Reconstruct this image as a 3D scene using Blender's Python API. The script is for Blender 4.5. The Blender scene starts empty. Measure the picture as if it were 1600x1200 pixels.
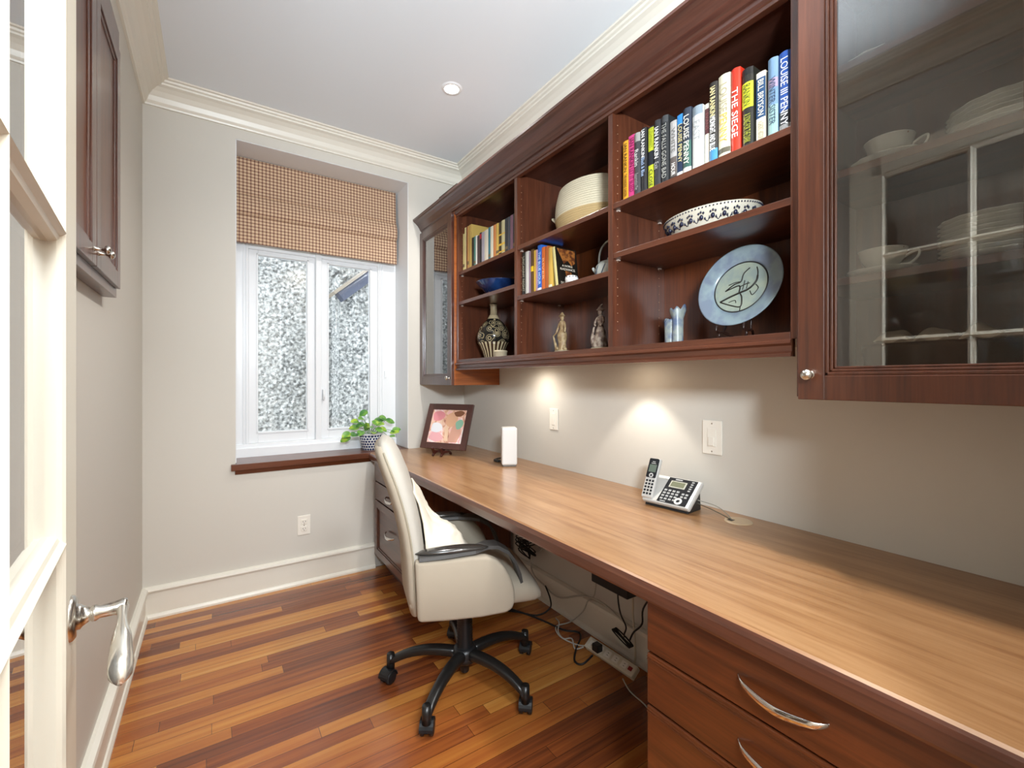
import bpy, bmesh, math, random
from mathutils import Vector, Matrix, noise
random.seed(7)
R = math.radians
PI = math.pi
S = bpy.context.scene
C = S.collection

# ------------------------------------------------------------------ camera, world, exposure
cd = bpy.data.cameras.new('camera'); cam = bpy.data.objects.new('camera', cd); C.objects.link(cam)
cd.sensor_width = 36; cd.lens = 701.5/1600*36; cd.clip_start = 0.02; cd.shift_y = -6/1600
cam.location = (0, 0, 1.233); cam.rotation_euler = (R(90), 0, R(-33.6))
S.camera = cam
S.view_settings.view_transform = 'Standard'; S.view_settings.look = 'None'
S.view_settings.gamma = 1; S.view_settings.use_curve_mapping = False
S.view_settings.exposure = 1.0
wd = bpy.data.worlds.new('overcast_sky'); S.world = wd; wd.use_nodes = True
bg = wd.node_tree.nodes['Background']; bg.inputs[0].default_value = (0.86, 0.93, 1.0, 1); bg.inputs[1].default_value = 2.3

def light(name, kind, loc, energy, color=(1, .95, .88), rot=(0, 0, 0), **kw):
    l = bpy.data.lights.new(name, kind); l.energy = energy; l.color = color
    for k, v in kw.items(): setattr(l, k, v)
    o = bpy.data.objects.new(name, l); C.objects.link(o); o.location = loc; o.rotation_euler = rot
    return o
# added fill lamp in the unseen hallway, soft light from behind the camera
light('hallway_fill', 'AREA', (0.5, -1.0, 2.70), 36, (.96, .98, 1), shape='DISK', size=0.6)
# added fill lamp behind the doorway, aimed up to lighten ceiling and walls
light('doorway_fill', 'AREA', (-0.04, -0.62, 1.80), 50, (.82, .92, 1), rot=(R(122), 0, R(-34)), shape='DISK', size=0.4)

# ------------------------------------------------------------------ materials
def lin(h):
    if isinstance(h, str):
        c = [int(h[i:i+2], 16)/255 for i in (0, 2, 4)]
        return tuple(x/12.92 if x <= .04045 else ((x+.055)/1.055)**2.4 for x in c)
    return h
_m = {}
def mat(name, col, rough=.5, metal=0., coat=0., bump=0., bscale=200., spec=.5, emit=None, estr=0., alt=None, altscale=8.):
    if name in _m: return _m[name]
    m = bpy.data.materials.new(name); m.use_nodes = True; nt = m.node_tree; p = nt.nodes['Principled BSDF']
    p.inputs['Base Color'].default_value = (*lin(col), 1); p.inputs['Roughness'].default_value = rough
    p.inputs['Metallic'].default_value = metal; p.inputs['Coat Weight'].default_value = coat
    p.inputs['Coat Roughness'].default_value = .08; p.inputs['Specular IOR Level'].default_value = spec
    if emit: p.inputs['Emission Color'].default_value = (*lin(emit), 1); p.inputs['Emission Strength'].default_value = estr
    tc = nt.nodes.new('ShaderNodeTexCoord')
    n = nt.nodes.new('ShaderNodeTexNoise'); n.inputs['Scale'].default_value = bscale; nt.links.new(tc.outputs['Object'], n.inputs['Vector'])
    if bump:
        b = nt.nodes.new('ShaderNodeBump'); b.inputs['Strength'].default_value = bump; b.inputs['Distance'].default_value = .002
        nt.links.new(n.outputs['Fac'], b.inputs['Height']); nt.links.new(b.outputs[0], p.inputs['Normal'])
    if alt:
        n2 = nt.nodes.new('ShaderNodeTexNoise'); n2.inputs['Scale'].default_value = altscale; n2.inputs['Detail'].default_value = 4
        nt.links.new(tc.outputs['Object'], n2.inputs['Vector'])
        r = nt.nodes.new('ShaderNodeValToRGB'); r.color_ramp.elements[0].position = .42; r.color_ramp.elements[1].position = .58
        r.color_ramp.elements[0].color = (*lin(col), 1); r.color_ramp.elements[1].color = (*lin(alt), 1)
        nt.links.new(n2.outputs['Fac'], r.inputs[0]); nt.links.new(r.outputs[0], p.inputs['Base Color'])
    _m[name] = m; return m

def ramp(nt, fac, stops, interp='LINEAR'):
    r = nt.nodes.new('ShaderNodeValToRGB'); cr = r.color_ramp; cr.interpolation = interp
    while len(cr.elements) < len(stops): cr.elements.new(.5)
    for e, (p, c) in zip(cr.elements, stops): e.position = p; e.color = (*lin(c), 1)
    nt.links.new(fac, r.inputs[0]); return r.outputs[0]
def mathn(nt, op, a, b=None):
    n = nt.nodes.new('ShaderNodeMath'); n.operation = op
    for i, v in enumerate((a, b)):
        if v is None: continue
        if isinstance(v, (int, float)): n.inputs[i].default_value = v
        else: nt.links.new(v, n.inputs[i])
    return n.outputs[0]
def base(name):
    m = bpy.data.materials.new(name); m.use_nodes = True; nt = m.node_tree
    return m, nt, nt.nodes['Principled BSDF'], nt.nodes.new('ShaderNodeTexCoord')
def mapping(nt, src, scale):
    mp = nt.nodes.new('ShaderNodeMapping'); mp.inputs['Scale'].default_value = scale; nt.links.new(src, mp.inputs[0]); return mp.outputs[0]
def seps(nt, src):
    s_ = nt.nodes.new('ShaderNodeSeparateXYZ'); nt.links.new(src, s_.inputs[0]); return s_.outputs

def wood(kind, axis):
    key = 'wood_%s_%s' % (kind, axis)
    if key in _m: return _m[key]
    pal = {'cherry': (('43251a', '552e1e', '643926'), .30, .45), 'desk': (('8a5e3a', '9e744c', 'ad845c'), .30, .3),
           'dark': (('3a201a', '4a2b22', '573429'), .28, .4), 'panel': (('45220f', '5c2d14', '6e381a'), .34, .3), 'orange': (('7a3c14', '96501e', 'a45c28'), .35, .2)}[kind]
    m, nt, p, tc = base(key)
    sc = {'X': (1.2, 22, 22), 'Y': (22, 1.2, 22), 'Z': (22, 22, 1.2)}[axis]
    v = mapping(nt, tc.outputs['Object'], sc)
    n = nt.nodes.new('ShaderNodeTexNoise'); n.inputs['Scale'].default_value = 1.6; n.inputs['Detail'].default_value = 8; n.inputs['Distortion'].default_value = .6
    nt.links.new(v, n.inputs['Vector'])
    n2 = nt.nodes.new('ShaderNodeTexNoise'); n2.inputs['Scale'].default_value = 9; n2.inputs['Detail'].default_value = 3; nt.links.new(v, n2.inputs['Vector'])
    f = mathn(nt, 'ADD', mathn(nt, 'MULTIPLY', n.outputs['Fac'], .7), mathn(nt, 'MULTIPLY', n2.outputs['Fac'], .3))
    a, b, c = pal[0]
    nt.links.new(ramp(nt, f, [(.34, a), (.5, b), (.68, c)]), p.inputs['Base Color'])
    p.inputs['Roughness'].default_value = pal[1]; p.inputs['Coat Weight'].default_value = pal[2]; p.inputs['Coat Roughness'].default_value = .2
    bp = nt.nodes.new('ShaderNodeBump'); bp.inputs['Strength'].default_value = .06; bp.inputs['Distance'].default_value = .001
    nt.links.new(n2.outputs['Fac'], bp.inputs['Height']); nt.links.new(bp.outputs[0], p.inputs['Normal'])
    _m[key] = m; return m

def floor_mat():
    m, nt, p, tc = base('hardwood_planks')
    br = nt.nodes.new('ShaderNodeTexBrick'); br.inputs['Scale'].default_value = 1; br.inputs['Brick Width'].default_value = .95; br.inputs['Row Height'].default_value = .057
    br.inputs['Mortar Size'].default_value = .0007; br.inputs['Color1'].default_value = (0, 0, 0, 1); br.inputs['Color2'].default_value = (1, 1, 1, 1)
    br.inputs['Mortar'].default_value = (0, 0, 0, 1); br.offset = 0
    o = seps(nt, tc.outputs['Object']); wn = nt.nodes.new('ShaderNodeTexWhiteNoise'); wn.noise_dimensions = '1D'
    nt.links.new(mathn(nt, 'FLOOR', mathn(nt, 'MULTIPLY', o['Y'], 1/.057)), wn.inputs['W'])
    cb = nt.nodes.new('ShaderNodeCombineXYZ'); nt.links.new(mathn(nt, 'ADD', o['X'], mathn(nt, 'MULTIPLY', wn.outputs['Value'], 7.3)), cb.inputs[0]); nt.links.new(o['Y'], cb.inputs[1])
    nt.links.new(cb.outputs[0], br.inputs['Vector'])
    v = mapping(nt, tc.outputs['Object'], (1.0, 26, 1))
    n = nt.nodes.new('ShaderNodeTexNoise'); n.inputs['Scale'].default_value = 2; n.inputs['Detail'].default_value = 7; nt.links.new(v, n.inputs['Vector'])
    f = mathn(nt, 'ADD', mathn(nt, 'MULTIPLY', br.outputs['Color'], .78), mathn(nt, 'MULTIPLY', mathn(nt, 'SUBTRACT', n.outputs['Fac'], .5), .7))
    f = mathn(nt, 'ADD', f, .08)
    col = ramp(nt, f, [(0, '5a2f1c'), (.18, '7e4222'), (.38, '9a5628'), (.6, 'ac6a30'), (.82, 'bf803c'), (1, 'd0a05c')])
    mx = nt.nodes.new('ShaderNodeMixRGB'); nt.links.new(br.outputs['Fac'], mx.inputs[0]); nt.links.new(col, mx.inputs[1]); mx.inputs[2].default_value = (.03, .01, .005, 1)
    nt.links.new(mx.outputs[0], p.inputs['Base Color']); p.inputs['Roughness'].default_value = .26; p.inputs['Coat Weight'].default_value = .3; p.inputs['Coat Roughness'].default_value = .15
    return m

def stucco_mat():
    m, nt, p, tc = base('pebbledash_stucco')
    n = nt.nodes.new('ShaderNodeTexNoise'); n.inputs['Scale'].default_value = 38; n.inputs['Detail'].default_value = 4; nt.links.new(tc.outputs['Object'], n.inputs['Vector'])
    nt.links.new(ramp(nt, n.outputs['Fac'], [(.35, '686b6b'), (.5, 'a6a9a7'), (.65, 'd6d7d4')]), p.inputs['Base Color'])
    p.inputs['Roughness'].default_value = .95
    return m

def blind_mat():
    m, nt, p, tc = base('checked_blind_fabric')
    o = seps(nt, tc.outputs['Object'])
    def line(c):
        fr = mathn(nt, 'FRACT', mathn(nt, 'MULTIPLY', c, 1/.0205))
        return mathn(nt, 'LESS_THAN', mathn(nt, 'ABSOLUTE', mathn(nt, 'SUBTRACT', fr, .5)), .17)
    s_ = mathn(nt, 'ADD', line(o['X']), line(o['Z']))
    s_ = mathn(nt, 'MULTIPLY', s_, .5)
    nt.links.new(ramp(nt, s_, [(0, 'd6bc9c'), (.25, 'a37c66'), (.75, '63413a')], 'CONSTANT'), p.inputs['Base Color'])
    p.inputs['Roughness'].default_value = .9
    return m

def glass_mat(name, tint=(1, 1, 1), ior=1.5, boost=1.6):
    m = bpy.data.materials.new(name); m.use_nodes = True; nt = m.node_tree
    for n in list(nt.nodes): nt.nodes.remove(n)
    out = nt.nodes.new('ShaderNodeOutputMaterial'); tr = nt.nodes.new('ShaderNodeBsdfTransparent'); tr.inputs[0].default_value = (*tint, 1)
    gl = nt.nodes.new('ShaderNodeBsdfGlossy'); gl.inputs['Roughness'].default_value = 0; gl.inputs['Color'].default_value = (1, 1, 1, 1)
    fr = nt.nodes.new('ShaderNodeFresnel'); fr.inputs[0].default_value = ior
    mx = nt.nodes.new('ShaderNodeMixShader'); f = mathn(nt, 'MINIMUM', mathn(nt, 'MULTIPLY', fr.outputs[0], boost), 1.0)
    nt.links.new(f, mx.inputs[0]); nt.links.new(tr.outputs[0], mx.inputs[1]); nt.links.new(gl.outputs[0], mx.inputs[2]); nt.links.new(mx.outputs[0], out.inputs[0])
    return m

def voro_mat(name, stops, scale, rough=.15, interp='CONSTANT', vscale=(1, 1, 1), randomness=.6):
    if name in _m: return _m[name]
    m, nt, p, tc = base(name)
    v = nt.nodes.new('ShaderNodeTexVoronoi'); v.inputs['Scale'].default_value = scale; v.inputs['Randomness'].default_value = randomness
    nt.links.new(mapping(nt, tc.outputs['Object'], vscale), v.inputs['Vector'])
    nt.links.new(ramp(nt, v.outputs['Distance'], stops, interp), p.inputs['Base Color']); p.inputs['Roughness'].default_value = rough
    _m[name] = m; return m

WALL = mat('painted_wall', 'd1ccc2', .55, bump=.03, bscale=300)
WALL_R = WALL
CEIL = mat('ceiling_paint', 'e9eff4', .8)
TRIM = mat('cream_trim', 'e6e1d4', .35)
WHITE = mat('white_vinyl', 'eef0f2', .3)
FLOOR = floor_mat(); STUCCO = stucco_mat(); BLIND = blind_mat()
GLASS_W = glass_mat('window_glass', boost=1.0)
GLASS_C = glass_mat('cabinet_glass', (.93, .93, .92), 1.52, 2.1)
GLASS_D = glass_mat('door_glass', (.97, .97, .97), 1.52, 1.8)
NICKEL = mat('satin_nickel', 'c9c5bd', .25, 1.0)
CHROME = mat('polished_nickel', 'd8d6d2', .12, 1.0)
PLATE_W = mat('switch_plastic', 'ece6da', .35)
BLACKP = mat('black_plastic', '17181a', .38)
GREYP = mat('grey_arm_plastic', '3b3f45', .3)
GREYF = mat('grey_arm_band', '45423f', .6)
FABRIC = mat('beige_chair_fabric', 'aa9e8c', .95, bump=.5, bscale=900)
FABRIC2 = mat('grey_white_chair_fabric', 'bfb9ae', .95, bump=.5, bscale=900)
CREAM = mat('cream_throw_fabric', 'e2d8c6', .95, bump=.4, bscale=300)
CABLE_G = mat('grey_cable', 'b9b4a8', .5); CABLE_B = mat('black_cable', '141414', .45)
PORC = mat('white_porcelain', 'e9e6dc', .12, coat=.4)
PAGES = mat('book_pages', 'd9cfb4', .9)

# ------------------------------------------------------------------ mesh builder
class MB:
    def __init__(s): s.bm = bmesh.new(); s.smooth = False
    def _merge(s, b, smooth=False):
        if smooth:
            for f in b.faces: f.smooth = True
        me = bpy.data.meshes.new('t'); b.to_mesh(me); b.free(); s.bm.from_mesh(me); bpy.data.meshes.remove(me)
    def box(s, x0, x1, y0, y1, z0, z1, bev=0., seg=2, mtx=None):
        b = bmesh.new(); bmesh.ops.create_cube(b, size=1)
        bmesh.ops.transform(b, matrix=Matrix.Translation(((x0+x1)/2, (y0+y1)/2, (z0+z1)/2)) @ Matrix.Diagonal((abs(x1-x0), abs(y1-y0), abs(z1-z0), 1)), verts=b.verts)
        if bev: bmesh.ops.bevel(b, geom=b.edges[:], offset=bev, segments=seg, affect='EDGES', profile=.5)
        if mtx: b.transform(mtx)
        s._merge(b); return s
    def prism(s, pts, axis, a0, a1, bev=0., mtx=None, smooth=False):
        """pts 2D in the two other axes (X: y,z; Y: x,z; Z: x,y)"""
        b = bmesh.new()
        def P(p, a):
            return {'X': (a, p[0], p[1]), 'Y': (p[0], a, p[1]), 'Z': (p[0], p[1], a)}[axis]
        A = [b.verts.new(P(p, a0)) for p in pts]; B = [b.verts.new(P(p, a1)) for p in pts]
        n = len(pts)
        for i in range(n):
            f = b.faces.new((A[i], A[(i+1) % n], B[(i+1) % n], B[i])); f.smooth = smooth
        b.faces.new(A[::-1]); b.faces.new(B)
        bmesh.ops.recalc_face_normals(b, faces=b.faces)
        if bev: bmesh.ops.bevel(b, geom=b.edges[:], offset=bev, segments=2, affect='EDGES', profile=.5)
        if mtx: b.transform(mtx)
        s._merge(b); return s
    def lathe(s, prof, seg=32, loc=(0, 0, 0), mtx=None, wave=None):
        b = bmesh.new(); rings = []
        for r, z in prof:
            if r < 1e-6: rings.append([b.verts.new((0, 0, z))])
            else:
                ring = []
                for i in range(seg):
                    a = 2*PI*i/seg; k = r*(1+(wave(a, z) if wave else 0)); ring.append(b.verts.new((k*math.cos(a), k*math.sin(a), z)))
                rings.append(ring)
        for q, w in zip(rings, rings[1:]):
            if len(q) == 1 and len(w) == 1: continue
            for i in range(seg):
                j = (i+1) % seg
                if len(q) == 1: b.faces.new((q[0], w[j], w[i]))
                elif len(w) == 1: b.faces.new((q[i], q[j], w[0]))
                else: b.faces.new((q[i], q[j], w[j], w[i]))
        bmesh.ops.recalc_face_normals(b, faces=b.faces)
        b.transform(Matrix.Translation(loc) @ (mtx or Matrix()))
        s._merge(b, True); return s
    def loft(s, rings, closed=True, caps=True, smooth=True, mtx=None):
        b = bmesh.new(); V = [[b.verts.new(p) for p in r] for r in rings]; n = len(V[0])
        for q, w in zip(V, V[1:]):
            for i in range(n if closed else n-1):
                j = (i+1) % n; b.faces.new((q[i], q[j], w[j], w[i]))
        if caps and closed: b.faces.new(V[0][::-1]); b.faces.new(V[-1])
        bmesh.ops.recalc_face_normals(b, faces=b.faces)
        if mtx: b.transform(mtx)
        s._merge(b, smooth); return s
    def tube(s, pts, r, seg=8, sub=5, mtx=None, radii=None):
        P = [Vector(p) for p in pts]; Q = []; RR = []
        if sub > 1 and len(P) > 2:
            for i in range(len(P)-1):
                p0, p1, p2, p3 = P[max(i-1, 0)], P[i], P[i+1], P[min(i+2, len(P)-1)]
                for k in range(sub):
                    t = k/sub
                    Q.append(.5*((2*p1)+(-p0+p2)*t+(2*p0-5*p1+4*p2-p3)*t*t+(-p0+3*p1-3*p2+p3)*t**3))
                    RR.append((radii[i]*(1-t)+radii[i+1]*t) if radii else r)
            Q.append(P[-1]); RR.append(radii[-1] if radii else r)
        else: Q = P; RR = radii or [r]*len(P)
        rings = []; u = None
        for i, q in enumerate(Q):
            t = (Q[min(i+1, len(Q)-1)]-Q[max(i-1, 0)]).normalized()
            if u is None: u = t.orthogonal().normalized()
            u = (u-t*u.dot(t)); u = u.normalized() if u.length > 1e-6 else t.orthogonal().normalized()
            w = t.cross(u); rings.append([q+RR[i]*(math.cos(2*PI*k/seg)*u+math.sin(2*PI*k/seg)*w) for k in range(seg)])
        return s.loft(rings, mtx=mtx)
    def ball(s, c, r, scale=(1, 1, 1), seg=16, mtx=None):
        b = bmesh.new(); bmesh.ops.create_uvsphere(b, u_segments=seg, v_segments=max(6, seg//2), radius=r)
        b.transform((mtx or Matrix()) @ Matrix.Translation(c) @ Matrix.Diagonal((*scale, 1))); s._merge(b, True); return s
    def cyl(s, p0, p1, r, r2=None, seg=24, mtx=None):
        p0 = Vector(p0); p1 = Vector(p1); d = (p1-p0); q = d.to_track_quat('Z', 'Y').to_matrix().to_4x4()
        b = bmesh.new(); bmesh.ops.create_cone(b, cap_ends=True, segments=seg, radius1=r, radius2=r if r2 is None else r2, depth=d.length)
        for f in b.faces:
            if len(f.verts) == 4: f.smooth = True
        b.transform((mtx or Matrix()) @ Matrix.Translation((p0+p1)/2) @ q); s._merge(b); return s
    def grid(s, fn, nu, nv, smooth=True):
        b = bmesh.new(); V = [[b.verts.new(fn(i/nu, j/nv)) for j in range(nv+1)] for i in range(nu+1)]
        for i in range(nu):
            for j in range(nv): f = b.faces.new((V[i][j], V[i+1][j], V[i+1][j+1], V[i][j+1])); f.smooth = smooth
        s._merge(b); return s

WM = {}
SPLIT = {'screws': 'screw', 'piping': 'piping', 'shelf_pin': 'shelf_pin', 'buttons': 'button', 'keys': 'key', 'slots': 'slot', 'earpiece': 'earpiece', 'brush_strokes': 'brush_stroke'}
def obj(name, mb, material, parent=None, local=True, label=None):
    if name in SPLIT:      # every loose piece becomes a mesh of its own
        bm = mb.bm; bm.verts.index_update(); bm.verts.ensure_lookup_table(); seen = set(); out = None
        for v in bm.verts:
            if v.index in seen: continue
            st_, isl = [v], []
            seen.add(v.index)
            while st_:
                w = st_.pop(); isl.append(w)
                for e in w.link_edges:
                    q = e.other_vert(w)
                    if q.index not in seen: seen.add(q.index); st_.append(q)
            m2 = MB(); mp = {w: m2.bm.verts.new(w.co) for w in isl}
            for f in {f for w in isl for f in w.link_faces}:
                g_ = m2.bm.faces.new([mp[w] for w in f.verts]); g_.smooth = f.smooth
            out = _obj(SPLIT[name], m2, material, parent, local, label)
        bm.free(); return out
    return _obj(name, mb, material, parent, local, label)
def _obj(name, mb, material, parent=None, local=True, label=None):
    """link one mesh object; local=False: vertices are given in world space"""
    me = bpy.data.meshes.new(name); mb.bm.to_mesh(me); mb.bm.free(); me.materials.append(material)
    o = bpy.data.objects.new(name, me); C.objects.link(o)
    if parent is not None:
        o.parent = parent; WM[o] = WM[parent].copy()
        if not local: me.transform(WM[parent].inverted())
    else: WM[o] = Matrix()
    if label: o['label'] = label
    return o
def thing(name, label, cat, loc=(0, 0, 0), rot=(0, 0, 0), group=None):
    o = bpy.data.objects.new(name, None); C.objects.link(o); o.location = loc; o.rotation_euler = rot; o.empty_display_size = .05
    from mathutils import Euler
    WM[o] = Matrix.Translation(loc) @ Euler(rot).to_matrix().to_4x4()
    o['label'] = label; o['category'] = cat
    if group: o['group'] = group
    return o
def single(name, mb, material, label, cat, loc=None, rot=(0, 0, 0), group=None):
    o = obj(name, mb, material); o['label'] = label; o['category'] = cat
    if loc: o.location = loc; o.rotation_euler = rot
    if group: o['group'] = group
    return o
def struct(name, mb, material, label=None, parent=None):
    o = obj(name, mb, material, parent, local=False)
    if parent is None:
        o['kind'] = 'structure'; o['label'] = label; o['category'] = name.split('_')[0]
    return o
def sthing(name, label, loc=(0, 0, 0), rot=(0, 0, 0)):
    o = thing(name, label, name.split('_')[0], loc, rot); o['kind'] = 'structure'; return o
def lettering(txt, size, mtx, material, parent, name='lettering', maxw=None, bold=.0):
    cu = bpy.data.curves.new('txt', 'FONT'); cu.body = txt; cu.size = size; cu.extrude = .0002; cu.align_x = 'CENTER'; cu.align_y = 'CENTER'; cu.offset = bold
    cu.resolution_u = 2
    to = bpy.data.objects.new('txt', cu); me = bpy.data.meshes.new_from_object(to); bpy.data.objects.remove(to)
    if maxw and me.vertices:
        w = max(v.co.x for v in me.vertices)-min(v.co.x for v in me.vertices)
        me.transform(Matrix.Diagonal((maxw/w, 1, 1, 1)))
    me.transform(mtx); me.materials.clear(); me.materials.append(material); me.name = name
    o = bpy.data.objects.new(name, me); C.objects.link(o); o.parent = parent; WM[o] = WM[parent].copy(); return o

# ------------------------------------------------------------------ room shell
XL, XR, YB, YF, ZC = -.306, 1.548, 2.975, .08, 2.768
WX0, WX1, WZ0, WZ1 = .103, 1.118, .717, 2.597   # window recess
struct('floor', MB().box(-1.4, 2.0, -2.1, 3.2, -.06, 0), FLOOR, 'glossy red-brown hardwood plank floor')
struct('ceiling', MB().box(-1.4, 2.0, -2.1, 3.0, ZC, ZC+.08), CEIL, 'flat white ceiling with one recessed downlight')
struct('wall_left', MB().box(XL-.12, XL, YF-.13, YB, 0, ZC), WALL, 'pale greige wall on the left behind the open glass door')
struct('wall_right', MB().box(XR, XR+.12, YF-.13, YB, 0, ZC), WALL, 'pale greige wall above and below the long desk')
b = MB()
b.box(XL-.12, WX0, YB, YB+.34, 0, ZC); b.box(WX1, XR+.12, YB, YB+.34, 0, ZC)
b.box(WX0, WX1, YB, YB+.34, 0, WZ0); b.box(WX0, WX1, YB, YB+.34, WZ1, ZC)
struct('wall_back', b, WALL, 'pale greige end wall with a deep window recess')
b = MB(); b.box(XL-.12, -.085, -.05, YF, 0, ZC); b.box(.72, XR+.12, -.05, YF, 0, ZC); b.box(-.085, .72, -.05, YF, 2.33, ZC)
struct('wall_front', b, WALL, 'pale greige wall with the doorway, behind the camera')
b = MB(); b.box(-1.4, 2.0, -2.2, -2.1, 0, ZC)
struct('wall_hallway', b, WALL, 'pale hallway wall behind the camera')
b = MB(); b.box(-1.5, -1.4, -2.1, -.05, 0, ZC); b.box(2.0, 2.1, -2.1, -.05, 0, ZC); b.box(-1.4, XL-.12, -.05, .05, 0, ZC); b.box(XR+.12, 2.0, -.05, .05, 0, ZC)
struct('wall_hallway_side', b, WALL, 'pale side walls of the hallway behind the camera')
# white lining of the window recess
b = MB(); t = .004
b.box(WX0, WX0+t, YB+.002, YB+.30, .765, WZ1); b.box(WX1-t, WX1, YB+.002, YB+.30, .765, WZ1); b.box(WX0, WX1, YB+.002, YB+.30, WZ1-t, WZ1)
struct('trim_1', b, mat('white_reveal_paint', 'e4e5e6', .5), 'white painted lining of the window recess')
# crown moulding of the room
def crown(x0, y0, x1, y1, nx, ny):
    # profile: distance p from wall, z
    pr = [(0, -.112), (.010, -.112), (.013, -.104), (.018, -.098), (.022, -.092), (.030, -.070), (.046, -.048), (.066, -.034), (.084, -.028), (.086, -.020), (.096, -.016), (.100, -.008), (.112, -.006), (.116, 0), (0, 0)]
    dx, dy = x1-x0, y1-y0; L = math.hypot(dx, dy); dx /= L; dy /= L
    b = MB(); rings = []
    for end, sgn in ((0, 1), (1, -1)):
        bx, by = (x0, y0) if end == 0 else (x1, y1)
        rings.append([(bx+nx*p+dx*sgn*p, by+ny*p+dy*sgn*p, ZC+z) for p, z in pr])
    return b.loft(rings, smooth=False)
struct('trim_2', crown(XL, YB, XR, YB, 0, -1), TRIM, 'cream crown moulding above the window')
struct('trim_3', crown(XL, YF, XL, YB, 1, 0), TRIM, 'cream crown moulding along the left wall')
struct('trim_4', crown(XR, YF, XR, YB, -1, 0), TRIM, 'cream crown moulding above the shelves')
struct('trim_5', crown(XL, YF, XR, YF, 0, 1), TRIM, 'cream crown moulding above the doorway')
def skirting(p0, p1, n):
    pr = [(0, 0), (.026, 0), (.026, .010), (.020, .022), (.015, .024), (.015, .136), (.024, .138), (.027, .146), (.024, .156), (.010, .163), (0, .163)]
    (x0, y0), (x1, y1) = p0, p1; dx, dy = x1-x0, y1-y0; L = math.hypot(dx, dy); dx /= L; dy /= L
    rings = [[(x0+n[0]*p+dx*p, y0+n[1]*p+dy*p, z) for p, z in pr], [(x1+n[0]*p, y1+n[1]*p, z) for p, z in pr]]
    return MB().loft(rings, smooth=False)
struct('baseboard_back', skirting((XL, YB), (.885, YB), (0, -1)), TRIM, 'tall cream baseboard under the window')
struct('baseboard_left', skirting((XL, YB), (XL, YF), (1, 0)), TRIM, 'tall cream baseboard on the left wall')
struct('baseboard_right', MB().prism([(XR, 0), (XR-.026, 0), (XR-.026, .012), (XR-.015, .024), (XR-.015, .136), (XR-.027, .142), (XR-.024, .156), (XR-.01, .163), (XR, .163)], 'Y', .745, 2.275), TRIM, 'tall cream baseboard under the desk')

# ------------------------------------------------------------------ window
Y0 = 3.225
win = sthing('window_1', 'white twin casement window looking onto a stucco wall', (.61, Y0, .77))
def wp(n, b, m=WHITE, parent=win): return obj(n, b, m, parent, local=False)
b = MB()
b.box(WX0+.004, .180, Y0, Y0+.07, .80, WZ1-.004, .003); b.box(.985, WX1-.004, Y0, Y0+.07, .80, WZ1-.004, .003)
b.box(WX0+.006, WX1-.006, Y0-.03, Y0+.07, .756, .815, .004); b.box(WX0+.006, WX1-.006, Y0-.012, Y0+.06, .812, .838, .003)
b.box(.16, 1.0, Y0, Y0+.07, 2.50, WZ1-.006, .003)
b.box(.176, .992, Y0+.005, Y0+.065, 2.052, 2.085, .002)
for x in (.150, .165): b.box(x, x+.008, Y0-.008, Y0+.01, .84, 2.55, .002)
for x in (.995, 1.012): b.box(x, x+.008, Y0-.008, Y0+.01, .84, 2.55, .002)
wp('window_frame', b)
wp('mullion', MB().box(.566, .603, Y0-.012, Y0+.068, .835, 2.55, .004))
for sx0, sx1, g0, g1 in ((.180, .566, .2325, .516), (.603, .985, .6525, .930)):
    b = MB(); y0, y1 = Y0+.012, Y0+.052
    b.box(sx0, g0, y0, y1, .838, 2.052, .003); b.box(g1, sx1, y0, y1, .838, 2.052, .003)
    b.box(g0-.001, g1+.001, y0, y1, .838, .906, .003); b.box(g0-.001, g1+.001, y0, y1, 2.021, 2.052, .003)
    # glazing bead
    q = .010
    b.box(g0-q, g0, y0-.006, y0+.004, .90, 2.03, .002); b.box(g1, g1+q, y0-.006, y0+.004, .90, 2.03, .002)
    b.box(g0-q, g1+q, y0-.006, y0+.004, .896, .906, .002); b.box(g0-q, g1+q, y0-.006, y0+.004, 2.021, 2.031, .002)
    sh = wp('sash', b)
    obj('pane', MB().box(g0, g1, y0+.018, y0+.022, .906, 2.021), GLASS_W, sh, local=False)
    obj('pane', MB().box(sx0, sx1, y0+.018, y0+.022, 2.085, 2.50), GLASS_W, win, local=False)
b = MB(); b.box(.610, .622, Y0-.022, Y0+.012, 1.10, 1.17, .003); b.cyl((.616, Y0-.012, 1.17), (.616, Y0-.028, 1.11), .004)
wp('window_latch', b)
b = MB(); b.box(1.03, 1.045, Y0-.008, Y0+.004, 1.25, 1.30, .002); wp('window_latch', b)

# wooden sill
b = MB(); b.box(.081, .858, 2.948, YB, .725, .7595, .002); b.box(WX0+.001, WX1-.001, YB-.001, Y0-.031, .725, .7595)
b.prism([(2.958, .727), (YB, .727), (YB, .700), (2.968, .700)], 'X', .100, .858)
struct('trim_6', b, wood('panel', 'X'), 'reddish wooden window sill board joining the desk')

# ------------------------------------------------------------------ outside
def stucco(x0, x1, z0, z1, Y, amp=.030):
    def f(u, v):
        x = x0+u*(x1-x0); z = z0+v*(z1-z0); p = Vector((x*30, Y*7, z*42))
        return (x, Y-amp*abs(noise.noise(p))-amp*.5*noise.noise(p*2.1), z)
    return MB().grid(f, int((x1-x0)/.012), int((z1-z0)/.012))
b = stucco(-1.2, 1.6, .2, 3.6, 4.62, .04); b.box(-1.6, 2.4, 4.66, 4.9, -.1, 3.6)
struct('wall_outside', b, STUCCO, 'rough grey pebbledash wall of the house next door')
b = stucco(.955, 1.75, .2, 2.45, 4.28, .035)
def fs(u, v):
    y = 4.27+u*.36; z = .2+v*2.0; p = Vector((4, y*30, z*42)); return (.962-.03*abs(noise.noise(p)), y, z)
b.grid(fs, 30, 166); b.box(.98, 2.2, 4.30, 4.62, -.1, 2.0)
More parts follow.
